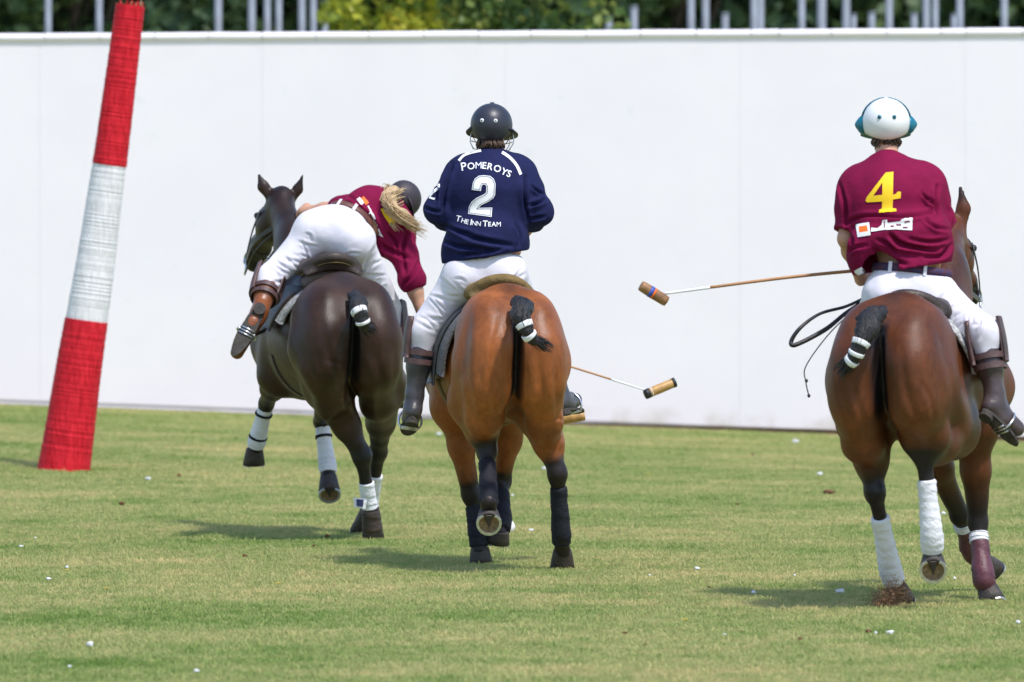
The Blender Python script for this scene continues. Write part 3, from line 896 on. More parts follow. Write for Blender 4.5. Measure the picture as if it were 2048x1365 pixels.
def build_horse(name, label, H, legs, head, coat, dark, wraps, seed, tail, blackpts=0.55, folds=(), gsc={}, hw=1.0):
    """legs: dict LH/RH/LF/RF -> joints (stifle|elbow, hock|knee, fetlock, coronet, sole, toe dir)"""
    lo = np.array([H.w(x, y, 0) for x in (-.45, .45) for y in (-.2, 2.75)] + [l[4] for l in legs.values()] + [head['muzzle'], head['poll'], head['earL'], head['earR']])
    F = Field(np.append(lo[:, :2].min(0) - .16, -0.02), np.append(lo[:, :2].max(0) + .16, head['earL'][2] + .12), 0.0115)
    R = H.R
    # trunk
    F.ell(H.w(0, .98, 1.10), (.285, .74, .335), .05, R)
    F.ell(H.w(0, 1.30, 1.08), (.245, .36, .36), .08, R)
    F.ell(H.w(0, .42, 1.24), (.245 * hw, .36, .255), .10, R)
    F.cone(H.w(0, .45, 1.38), H.w(0, 1.0, 1.33), .13, .12, .12)
    F.cone(H.w(0, .92, 1.36), H.w(0, 1.30, 1.40), .10, .09, .12)
    for s_, hk, fk in ((-1, 'LH', 'LF'), (1, 'RH', 'RF')):
        st, ho, fe, co, so, toe = legs[hk]
        F.ell(H.w(s_ * .135 * hw, .34, 1.22), (.168 * hw, .30, .265), .06, R)
        F.ell(H.w(s_ * .152 * hw, .22, 1.10), (.152 * hw, .20, .25), .06, R)
        hip = H.w(s_ * .160 * hw, .30, 1.10)
        F.cone(hip, st, .172 * hw, .132, .07)
        # hamstrings running down into the gaskin
        gm = st * .45 + ho * .55
        b1 = H.w(s_ * .148 * hw, .17, 1.00); b2 = mixp(H.w(s_ * .155 * hw, .20, .88), gm, .45); gk = gsc.get(hk, 1.0)
        F.chain([H.w(s_ * .135 * hw, .13, 1.20), b1, b2, gm], [.113 * hw, .114 * hw, .092 * (1 + gk) / 2, .062 * gk], .06)
        F.cone(st, gm, .128 * (1 + gk) / 2, .072 * gk, .07)
        F.cone(gm, ho, .070 * gk, .046, .05)
        # hock with its point, cannon, fetlock, pastern
        back = -H.f
        F.ell(ho, (.047, .056, .060), .03, R)
        F.cone(ho, ho + unit(st - ho) * .085 + back * .045, .034, .024, .03)
        up = unit(st - ho)
        F.cone(ho + up * .09 + back * .045, gm + back * .055, .020, .026, .03)
        F.chain([ho, ho * .5 + fe * .5, fe], [.043, .032, .035], .03)
        F.ell(fe, (.041, .043, .043), .02, R)
        F.cone(fe, co, .036, .045, .02)
        # forelegs
        el, kn, fe, co, so, toe = legs[fk]
        F.cone(H.w(s_ * .11, 1.20, 1.36), H.w(s_ * .165, 1.50, 1.04), .105, .115, .09)
        F.cone(H.w(s_ * .165, 1.50, 1.04), el, .115, .10, .08)
        F.cone(H.w(s_ * .15, 1.25, 1.15), el, .12, .10, .08)
        m_ = el * .55 + kn * .45
        F.chain([el, m_, kn], [.098, .068, .044], .05)
        F.ell(kn, (.043, .046, .052), .03, R)
        F.chain([kn, kn * .5 + fe * .5, fe], [.040, .030, .033], .03)
        F.ell(fe, (.040, .042, .042), .02, R)
        F.cone(fe, co, .035, .044, .02)
    # cleft between the buttocks and under the tail
    F.cone(H.w(0, -.14, 1.27), H.w(0, -.04, .80), .060, .085, .07, op='sub')
    F.chain([H.w(0, .02, 1.30), H.w(0, .03, 1.10), H.w(0, .05, .95), H.w(0, .12, .80)], [.085, .10, .115, .13], .03, op='sub', flat=H.r, fsc=.26)
    F.cone(H.w(0, -.02, .80), H.w(0, .30, .66), .06, .06, .08, op='sub')
    # flank hollows
    for s_ in (-1, 1):
        F.ell(H.w(s_ * .40, .64, 1.20), (.12, .09, .20), .08, R, op='sub')
    # neck
    po, mz = head['poll'], head['muzzle']
    nb = H.w(0, 1.38, 1.20); n0 = H.w(0, 1.30, 1.34)
    nm = (nb + po) / 2 + A(0, 0, .03)
    F.chain([nb, nm, po - A(0, 0, .05)], [.24, .155, .105], .10, flat=H.r, fsc=.62)
    F.chain([n0, nm + A(0, 0, .09), po], [.10, .075, .060], .08, flat=H.r, fsc=.75)
    # head
    hd = unit(mz - po); side = unit(np.cross(hd, A(0, 0, 1)) if 'side' not in head else head['side'])
    fw = np.cross(side, hd)
    if fw[2] < 0: fw = -fw
    F.cone(po, po + hd * .17 - fw * .03, .088, .105, .05, flat=side, fsc=.85)
    F.cone(po + hd * .17 - fw * .03, po + hd * .42, .104, .060, .06, flat=side, fsc=.80)
    F.cone(po + hd * .40, mz, .062, .056, .05)
    F.ell(mz - fw * .01, (.055, .055, .06), .03)
    for s_ in (-1, 1):
        F.ell(po + hd * .20 + side * s_ * .075 + fw * .045, (.026, .026, .024), .02)     # eye ridge
        F.ell(mz + side * s_ * .036 + fw * .03 + hd * .03, (.012, .012, .014), .012, op='sub')
        tip = head['earL' if s_ < 0 else 'earR']
        b0 = po + side * s_ * .055 + fw * .02
        if np.linalg.norm(b0 - tip) > np.linalg.norm(po - side * s_ * .055 + fw * .02 - tip): b0 = po - side * s_ * .055 + fw * .02
        md = b0 * .55 + tip * .45 + unit(b0 - po) * .018
        F.chain([b0, md, tip], [.030, .030, .007], .02, flat=A(0, 1, 0), fsc=.6)
    F.wobble(0.0024, 20, seed)
    V, Fc = F.mesh()
    V = creases(V, Fc, folds)
    # coat colour: bay body, darker along the back, black points
    base = np.array(coat); dk = np.array(dark)
    nz = 0.5 + 0.25 * np.sin(V[:, 0] * 9 + 2 * np.sin(V[:, 2] * 7)) + 0.25 * np.sin(V[:, 1] * 8 + V[:, 2] * 11)
    bp = np.zeros(len(V))
    for k, (a, b, c, d, e, t_) in legs.items():
        d1, t1 = seg_dist(V, a, b)
        hind = k[1] == 'H'
        fr = ((V - a) @ H.f) * 1.2
        bp = np.maximum(bp, smooth(blackpts - .15, blackpts + .40, t1 + (fr if hind else 0) * .5 + .08 * (nz - .5)) * smooth(.16, .09, d1))
        for a2, b2 in ((b, c), (c, d)):
            d2, _ = seg_dist(V, a2, b2)
            bp = np.maximum(bp, smooth(.13, .075, d2))
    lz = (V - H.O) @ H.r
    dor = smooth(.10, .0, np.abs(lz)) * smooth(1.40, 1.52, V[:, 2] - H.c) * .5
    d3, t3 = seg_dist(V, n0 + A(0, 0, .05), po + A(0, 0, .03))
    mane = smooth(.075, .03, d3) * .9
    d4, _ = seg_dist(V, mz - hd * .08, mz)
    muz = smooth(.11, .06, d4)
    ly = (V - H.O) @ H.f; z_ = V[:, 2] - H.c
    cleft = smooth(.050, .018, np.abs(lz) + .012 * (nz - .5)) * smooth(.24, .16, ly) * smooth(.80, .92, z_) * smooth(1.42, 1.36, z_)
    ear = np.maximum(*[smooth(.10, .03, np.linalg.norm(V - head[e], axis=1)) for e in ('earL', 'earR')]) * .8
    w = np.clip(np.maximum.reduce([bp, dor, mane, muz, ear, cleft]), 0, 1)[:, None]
    shade = (0.88 + 0.24 * nz)[:, None]
    tan = (smooth(1.20, .92, z_) * smooth(.75, .80, z_) * smooth(.40, .15, ly))[:, None]  # tan lower hind thighs, with warm bounce light painted into the coat colour
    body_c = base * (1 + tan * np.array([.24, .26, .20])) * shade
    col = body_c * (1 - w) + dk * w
    root = empty(name, (H.O[0] + H.f[0] * .5, H.O[1] + H.f[1] * .5, 0), label, 'horse')
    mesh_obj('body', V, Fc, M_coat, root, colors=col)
    for k, (a, b, c, d, e, t_) in legs.items():
        build_hoof(root, d - unit(e - d) * .012, e, t_)
    # eyes
    for s_ in (-1, 1):
        c = po + hd * .20 + side * s_ * .086 + fw * .045
        bm = bmesh.new(); bmesh.ops.create_uvsphere(bm, u_segments=10, v_segments=8, radius=.019)
        vs = [np.array(x.co) + c for x in bm.verts]; fs = [[q.index for q in f.verts] for f in bm.faces]; bm.free()
        mesh_obj('eye', vs, fs, M_black, root)
    for i, (nm_, pts, rad, m_, rd) in enumerate(wraps):
        build_wrap(nm_, pts, rad, m_, root, rd, seed + i)
    # tied-up polo tail
    tl = tube('tail', tail['pts'], tail['rad'], M_tailhair, root, seg=14, n=30)
    g = np.random.default_rng(seed)
    tc = resample(tail['pts'], 30); tvv = np.zeros(30 * 14 * 3, dtype=np.float32); tl.data.vertices.foreach_get('co', tvv)
    tvv = tvv.reshape(30, 14, 3) + org(tl)
    for i in range(30):
        for k in range(14):
            tvv[i, k] += (tvv[i, k] - tc[i]) * (.10 * math.sin(i * 1.1 + k * .9) + .08 * g.normal())
    tl.data.vertices.foreach_set('co', (tvv.reshape(-1, 3) - org(tl)).astype(np.float32).ravel()); tl.data.update()
    tp = resample(tail['pts'], 60); tr = np.interp(np.linspace(0, 1, 60), np.linspace(0, 1, len(tail['rad'])), tail['rad'])
    for a, b in tail['bands']:
        i0, i1 = int(a * 59), int(b * 59)
        tube('tape_band', tp[i0:i1 + 1], tr[i0:i1 + 1] * 1.10 + .003, M_whitetape, tl, seg=14)
    hv, hf = [], []
    for i in range(260):                        # loose hairs on the dock and at the tip
        k = int(g.choice([g.integers(2, 30), g.integers(50, 60)]))
        o = unit(g.normal(0, 1, 3)); p0 = tp[k] + o * tr[k] * .85
        dr = unit(tp[min(k + 3, 59)] - tp[max(k - 3, 0)])
        v_, f_ = tube_geo(resample([p0, p0 + dr * .03 + o * .014, p0 + dr * .050 + o * .010 + A(0, 0, -.008)], 4), [.0020, .0005], 4)
        b0 = len(hv); hv += list(v_); hf += [[q + b0 for q in f] for f in f_]
    tag(mesh_obj('loose_hair', hv, hf, M_tailhair, tl), kind='stuff')
    return root, po, mz, hd, side, fw

def bridle(root, po, mz, hd, side, fw, hand, m=M_blacklea):
    """headstall, noseband, bit and reins worn by the horse"""
    def ring(t, rw, rd, name, drop=0.0, w=.030):
        c = po + hd * t - fw * drop
        pts = [c + side * math.cos(a) * rw + fw * math.sin(a) * rd for a in np.linspace(0, 2 * math.pi, 19)]
        ribbon(name, pts, w, .006, hd, m, br, n=37)
    br = ribbon('bridle', [po + side * x * .096 + hd * (.05 + .10 * abs(x)) + fw * (.088 - .10 * abs(x) ** 2) for x in np.linspace(-1, 1, 9)], .034, .008, hd, m, root, n=30)
    ring(.15, .094, .115, 'browband', .02)
    ring(.40, .066, .076, 'noseband', .005, .028)
    for s_ in (-1, 1):
        bit = po + hd * .50 + side * s_ * .066 - fw * .03
        ribbon('cheek_strap', [po + side * s_ * .10 + hd * .10 - fw * .01, po + hd * .28 + side * s_ * .094 - fw * .02, bit], .018, .006, fw, m, br, n=12)
        tube('bit_ring', [bit + hd * .032 * math.cos(a) - fw * .032 * math.sin(a) for a in np.linspace(0, 6.2832, 17)], [.005], M_steel, br, seg=6)
        tube('bit_shank', [bit, bit - fw * .05 - hd * .0, bit - fw * .11 + hd * .03], [.006, .005], M_steel, br, seg=6)
        mid = (bit + hand) / 2 + side * s_ * .10 - A(0, 0, .03)
        ribbon('rein', [bit - fw * .02, mid, hand + side * s_ * .015], .026, .006, A(0, 0, 1), m, br, n=22)
        mid2 = mid - A(0, 0, .06)
        tube('rein', resample([bit - fw * .10 + hd * .03, mid2, hand + side * s_ * .02], 22), [.006], m, br, seg=6)
    return br

def saddle(label, H, cz, seatm, flapm, padm, badge=False, flap_len=.52):
    """polo saddle: seat with raised cantle and pommel, flaps, pad, girth"""
    root = empty('polo_saddle', H.w(0, .85, 1.30), label, 'saddle')
    lo = H.w(0, .85, 1.2); 
    F = Field(lo - A(.55, .6, .45), lo + A(.55, .6, .65), .011)
    c0 = cz - H.c - H.p * (.62 - .35)             # cantle height in horse coordinates
    R = H.R
    pts = []
    for x in np.linspace(-1, 1, 25):              # cantle rim, a flat arch
        pts.append(H.w(x * .175, .60 + .10 * (1 - abs(x)) * -.4 + .10 * abs(x) ** 2, c0 - .022 - .085 * abs(x) ** 2.2))
    for i in range(24): F.cone(pts[i], pts[i + 1], .015, .015, .02)
    for i in range(1, 24): q = (i - 12) / 12; F.cone(pts[i], H.w(q * .12, .82, c0 - .09), .014, .022, .03); F.cone(pts[i], H.w(q * .17, .615, c0 - .085 - .05 * q * q), .012, .012, .02)
    F.chain([H.w(0, .74, c0 - .08), H.w(0, .86, c0 - .095), H.w(0, 1.08, c0 - .06)], [.055, .05, .05], .08, flat=H.u, fsc=.7)
    F.cone(H.w(-.10, 1.08, c0 - .09), H.w(.10, 1.08, c0 - .09), .045, .045, .07)
    F.ell(H.w(0, 1.10, c0 - .04), (.075, .05, .045), .06, R)
    for s_ in (-1, 1):
        F.cone(H.w(s_ * .12, .74, c0 - .10), H.w(s_ * .13, 1.02, c0 - .11), .045, .045, .06)
    V, Fc = F.mesh()
    seat = mesh_obj('seat', V, Fc, seatm, root)
    tube('panel', [H.w(x * .15, .69 + .05 * x * x, c0 - .135 - .05 * x * x) for x in (-1, -.5, 0, .5, 1)], [.03, .045, .03, .045, .03], M_panel, root, seg=12, n=24)
    tube('cantle_binding', resample([p + A(0, 0, .017) - H.f * .006 for p in pts], 30), [.004], M_guard, seat, seg=6)
    tube('cantle_seam', resample([p - A(0, 0, .030) - H.f * .016 for p in pts], 30), [.003], M_suede, seat, seg=6)
    if badge:
        b = H.w(.02, .595 - .028, c0 - .030)
        vs = [b + H.r * math.cos(a) * .034 + A(0, 0, math.sin(a) * .013) - H.f * dy for dy in (0, .012) for a in np.linspace(0, 2 * math.pi, 15)[:-1]]
        fc = [[k, (k + 1) % 14, 14 + (k + 1) % 14, 14 + k] for k in range(14)] + [list(range(14, 28))]
        mesh_obj('badge', vs, fc, M_gold, seat, smooth=False)
    for s_ in (-1, 1):                            # flaps and pad follow the barrel
        def side_sheet(nm, m, ya, yb, za, zb, off, thick, nn=14):
            vs = []; fc = []
            for lay in (0, 1):
                for i in range(nn):
                    t = i / (nn - 1); z = za + (zb - za) * t
                    for j in range(9):
                        q = j / 8; y = ya[0] + (ya[1] - ya[0]) * t + ((yb[0] + (yb[1] - yb[0]) * t) - (ya[0] + (ya[1] - ya[0]) * t)) * q
                        ry = max(0.05, 1 - ((y - .98) / .78) ** 2)
                        e = max(0.0, 1 - ((z - 1.10) / .35) ** 2)
                        x = .292 * math.sqrt(ry) * math.sqrt(e) if z > 1.10 else .292 * math.sqrt(ry) * (0.97 + .03 * e)
                        x = max(x, .06) + off + (thick if lay else 0)
                        vs.append(H.w(s_ * x, y, z + .01 * math.sin(q * 9 + t * 5) * (t > .9)))
            def id_(l, i, j): return l * nn * 9 + i * 9 + j
            for i in range(nn - 1):
                for j in range(8):
                    fc.append([id_(1, i, j), id_(1, i, j + 1), id_(1, i + 1, j + 1), id_(1, i + 1, j)])
                    fc.append([id_(0, i, j), id_(0, i + 1, j), id_(0, i + 1, j + 1), id_(0, i, j + 1)])
            for i in range(nn - 1):
                for j in (0, 8): fc.append([id_(0, i, j), id_(1, i, j), id_(1, i + 1, j), id_(0, i + 1, j)])
            for j in range(8):
                for i in (0, nn - 1): fc.append([id_(0, i, j), id_(0, i, j + 1), id_(1, i, j + 1), id_(1, i, j)])
            return mesh_obj(nm, vs, fc, m, root)
        side_sheet('saddle_pad', padm, (.60, .72), (1.20, 1.14), 1.42, 1.42 - flap_len + .02, .014, .018)
        side_sheet('flap', flapm, (.70, .86), (1.14, 1.20), 1.43, 1.43 - flap_len - .04, .036, .008)
    gp = [H.w(.287 * math.cos(a), 1.04, 1.095 + .342 * math.sin(a)) for a in np.linspace(math.pi + .25, 2 * math.pi - .25, 21)]
    ribbon('girth', gp, .09, .012, H.f, M_brownlea if padm is M_pad else M_suede, root, n=41)
    return root

# ---- the middle horse
F0 = A(0, 1, 0); DN = A(0, 0, -1)
HM = Horse((0.040, 39.45), 9.0)
LM = {
 'RH': (HM.w(.175, .55, .88), P(1115, 948, 39.95), P(1123, 1076, 40.05), P(1125, 1106, 40.12), P(1126, 1141, 40.16), HM.f),
 'LH': (HM.w(-.165, .50, .90), P(974, 905, 39.86), P(977, 1003, 39.60), P(977, 1027, 39.64), P(978, 1040, 39.565), DN),
 'LF': (HM.w(-.165, 1.25, .86), P(942, 990, 40.76), P(957, 1074, 40.72), P(960, 1101, 40.71), P(963, 1131, 40.70), HM.f),
 'RF': (HM.w(.165, 1.25, .86), P(1003, 962, 40.98), P(1004, 1048, 40.75), P(999, 1066, 40.70), P(995, 1089, 40.72), HM.f + DN * .4),
}
hp = HM.w(.02, 1.95, 1.80)
HEADM = {'poll': hp, 'muzzle': hp + HM.f * .42 + DN * .40, 'earL': hp + A(-.07, .03, .17), 'earR': hp + A(.07, .03, .17), 'side': HM.r}
def mixp(a, b, t): return a * (1 - t) + b * t
wr = []
for k in LM:
    a, b, c, d, e, t = LM[k]
    hind = k[1] == 'H'
    if hind: wr.append(('leg_boot', [mixp(b, c, .20), mixp(b, c, .55), mixp(b, c, .9), mixp(c, d, .35)], [.047, .046, .050, .054, .050], M_blackwrap, 3))
    else: wr.append(('leg_boot', [mixp(b, c, .28), mixp(b, c, .6), mixp(b, c, .95), mixp(c, d, .75)], [.046, .045, .053, .056, .052], M_blackwrap, 3))
tailM = {'pts': [HM.w(.0, .10, 1.44), HM.w(.015, -.03, 1.41), P(1040, 628, 39.30), P(1050, 652, 39.26), P(1062, 675, 39.27), P(1086, 688, 39.30)],
         'rad': [.035, .054, .052, .038, .034, .016], 'bands': [(.56, .63), (.74, .80)]}
hm_root, *br = build_horse('polo_pony', 'bright bay horse with black leg boots, galloping under the navy-shirted rider', HM, LM, HEADM,
    (.235, .072, .018), (.016, .011, .010), wr, 31, tailM, blackpts=.72, hw=.93, folds=[([(1000, 640), (985, 740), (990, 850)], 11, 0.0097), ([(938, 620), (930, 740), (950, 850)], 12, 0.0090), ([(1072, 690), (1082, 780), (1076, 860)], 11, 0.0090), ([(1118, 660), (1112, 770), (1120, 850)], 10, 0.0075), ([(958, 830), (985, 822), (1005, 834)], 5, 0.0045), ([(1090, 850), (1115, 838), (1138, 845)], 5, 0.0045), ([(1095, 920), (1112, 890), (1130, 870)], 6, 0.0045)])
handM = P(960, 482, 40.85)
bridle(hm_root, *br, handM)
sadM = saddle('tan suede polo saddle on the bright bay horse', HM, 1.575, M_suede, M_greyboot, M_padgrey, flap_len=.40)

# ---- the left horse
HL = Horse((-.885, 43.0), 14.0, pitch=3.0, croup=.02)
LL = {
 'LH': (P(652, 772, 43.40), P(724, 912, 43.48), P(741, 1022, 43.60), P(744, 1048, 43.62), P(748, 1081, 43.65), HL.f),
 'RH': (P(766, 772, 43.62), P(757, 903, 44.08), P(740, 1018, 44.30), P(731, 1040, 44.35), P(722, 1069, 44.40), HL.f),
 'LF': (P(556, 752, 44.22), P(533, 806, 44.62), P(512, 890, 44.74), P(509, 902, 44.76), P(509, 931, 44.78), HL.f),
 'RF': (P(662, 770, 44.32), P(643, 842, 44.78), P(656, 941, 44.70), P(657, 956, 44.66), P(659, 984, 44.57), DN + F0 * .3),
}
pl = P(562, 404, 45.0)
HEADL = {'poll': pl, 'muzzle': P(508, 522, 45.36), 'earL': P(518, 351, 45.02), 'earR': P(606, 350, 45.02), 'side': unit(A(.93, .30, -.2))}
wl = []
for k in LL:
    a, b, c, d, e, t = LL[k]
    if k == 'LH': wl.append(('bandage', [mixp(b, c, .48), mixp(b, c, .75), mixp(b, c, .95)], [.046, .044, .048], M_whitewrap, 3))
    elif k == 'RH': wl.append(('bandage', [mixp(b, c, .40), mixp(b, c, .8), mixp(b, c, .98)], [.046, .044, .048], M_whitewrap, 4))
    else: wl.append(('bandage', [mixp(b, c, .12), mixp(b, c, .5), mixp(b, c, .85), mixp(c, d, .35)], [.045, .044, .050, .056, .050], M_whitewrap, 7))
for k, t0_ in (('LF', .24), ('LF', .78), ('RF', .30)):
    a, b, c, d, e, t = LL[k]
    wl.append(('bandage_tape', [mixp(b, c, t0_), mixp(b, c, t0_ + .05)], [.051, .051] if t0_ < .5 else [.055, .055], M_blackwrap, 1))
for k in ('LH', 'RH'):
    a, b, c, d, e, t = LL[k]
    wl.append(('fetlock_boot', [mixp(b, c, .93), c, mixp(c, d, .5), mixp(d, e, .35)], [.046, .053, .055, .060], M_brownlea, 2))
tailL = {'pts': [HL.w(.0, .10, 1.42), HL.w(.01, -.03, 1.38), P(714, 612, 42.86), P(722, 632, 42.82), P(728, 650, 42.83), P(734, 655, 42.86)],
         'rad': [.035, .044, .046, .038, .036, .034], 'bands': [(.50, .57), (.70, .76)]}
hl_root, *br = build_horse('polo_pony', 'dark brown horse with white bandages under the bending rider', HL, LL, HEADL,
    (.033, .0145, .0080), (.013, .010, .010), wl, 32, tailL, blackpts=.60, folds=[([(640, 640), (665, 730), (700, 800)], 11, .006), ([(598, 680), (625, 760), (668, 830)], 11, .006), ([(745, 700), (762, 760), (760, 840)], 11, .006), ([(650, 720), (690, 735), (722, 780)], 6, .0035), ([(670, 790), (690, 800), (705, 815)], 4, .003), ([(790, 690), (788, 770)], 9, .004)])
c_ = mixp(LL['LH'][1], LL['LH'][2], .82)
tv_ = [c_ + A(x, -.05 - .02 * abs(x), z) for x, z in ((-.085, -.035), (-.02, -.045), (-.01, .012), (-.09, .022))]
tg_ = mesh_obj('bandage_tab', tv_ + [p + A(0, .004, 0) for p in tv_], [[0, 1, 2, 3], [7, 6, 5, 4], [0, 4, 5, 1], [1, 5, 6, 2], [2, 6, 7, 3], [3, 7, 4, 0]], M_whitewrap, hl_root, smooth=False)
lv_ = [c_ + A(x, -.056 - .02 * abs(x), z) for x, z in ((-.070, -.028), (-.034, -.034), (-.030, .008), (-.072, .012))]
mesh_obj('tab_label', lv_, [[0, 1, 2, 3]], M_printnavy, tg_, smooth=False)
handL = P(604, 428, 44.72)
bridle(hl_root, *br, handL)
sadL = saddle('dark brown polo saddle with a brass badge on the dark horse', HL, 1.665, M_brownlea, M_brownlea, M_pad, badge=True, flap_len=.22)

# ---- the right horse
HR = Horse((1.733, 35.9), -18.0)
LR = {
 'LH': (P(1732, 846, 36.42), P(1750, 985, 36.35), P(1783, 1148, 36.60), P(1793, 1176, 36.65), P(1804, 1210, 36.70), HR.f),
 'RH': (P(1896, 858, 36.62), P(1848, 908, 36.18), P(1865, 1082, 36.22), P(1866, 1117, 36.28), P(1867, 1133, 36.19), DN),
 'RF': (HR.w(.165, 1.25, .86), P(1955, 1045, 37.16), P(1968, 1156, 37.05), P(1975, 1177, 37.06), P(1985, 1207, 37.00), HR.f),
 'LF': (HR.w(-.12, 1.27, .86), P(1920, 1030, 37.60), P(1945, 1102, 37.78), P(1966, 1126, 37.84), P(1990, 1150, 37.90), HR.f),
}
pr = P(1898, 466, 37.85)
HEADR = {'poll': pr, 'muzzle': P(1936, 590, 38.22), 'earL': P(1880, 392, 37.86), 'earR': P(1921, 377, 37.86), 'side': unit(A(.93, -.25, .15))}
wr = []
for k in LR:
    a, b, c, d, e, t = LR[k]
    if k[1] == 'H': wr.append(('bandage', [mixp(b, c, .30), mixp(b, c, .6), mixp(b, c, .92), mixp(c, d, .6)], [.047, .045, .052, .058, .054], M_whitewrap, 9))
    else:
        wr.append(('leg_boot', [mixp(b, c, .34), mixp(b, c, .7), mixp(b, c, 1.0), mixp(c, d, .8)], [.046, .046, .056, .058, .050], M_maroonboot, 2))
        wr.append(('boot_cuff', [mixp(b, c, .20), mixp(b, c, .36)], [.047, .049], M_whitewrap, 2))
tailR = {'pts': [HR.w(.0, .10, 1.44), HR.w(-.02, -.03, 1.41), P(1736, 655, 35.78), P(1720, 690, 35.74), P(1708, 716, 35.75), P(1692, 732, 35.78)],
         'rad': [.035, .056, .056, .036, .032, .028], 'bands': [(.56, .62), (.70, .76), (.84, .90)]}
hr_root, *br = build_horse('polo_pony', 'dark bay horse with white hind bandages and maroon front boots', HR, LR, HEADR,
    (.098, .029, .0095), (.014, .010, .011), wr, 33, tailR, blackpts=.55, hw=.95, gsc={'RH': 1.4}, folds=[([(1800, 690), (1815, 790), (1850, 870)], 12, .0065), ([(1868, 640), (1900, 740), (1912, 840)], 12, .006), ([(1700, 760), (1722, 830), (1735, 900)], 10, .005), ([(1672, 720), (1690, 810), (1715, 880)], 9, .005), ([(1840, 760), (1860, 800), (1868, 840)], 7, .004), ([(1930, 690), (1950, 780), (1940, 850)], 10, .005)])
handR = P(1800, 545, 37.35)
bridle(hr_root, *br, handR)
sadR = saddle('brown polo saddle with woven pad on the dark bay horse', HR, 1.538, M_brownlea, M_darkboot, M_pad, flap_len=.30)

# ------------------------------------------------------------------ riders
def hand(F, wrist, grip, axis, k=.010):
    """closed hand: palm beside the held shaft, four fingers curling round it, thumb across"""
    axis = unit(axis)
    pd = unit(grip - wrist); pd = unit(pd - np.dot(pd, axis) * axis)
    sd = np.cross(axis, pd)
    pc = grip - pd * .028
    F.cone(wrist, pc - pd * .02, .026, .030, .02)
    F.cone(pc - axis * .030, pc + axis * .030, .021, .019, .02)
    for i, (o, L) in enumerate(((.033, .92), (.011, 1.0), (-.011, .95), (-.032, .78))):
        b = grip + axis * o
        arc = [b - pd * .026 + sd * .012, b + sd * .026 * L + pd * .002, b + pd * .026 * L + sd * .014, b + pd * .018 - sd * .014, b - pd * .004 - sd * .020]
        F.chain(arc, [.0105, .010, .0095, .009, .008], k * .5)
    th = [pc + axis * .030 - sd * .004, pc + axis * .048 - sd * .022 + pd * .012, grip + axis * .036 - sd * .024 + pd * .016]
    F.chain(th, [.013, .011, .009], k)

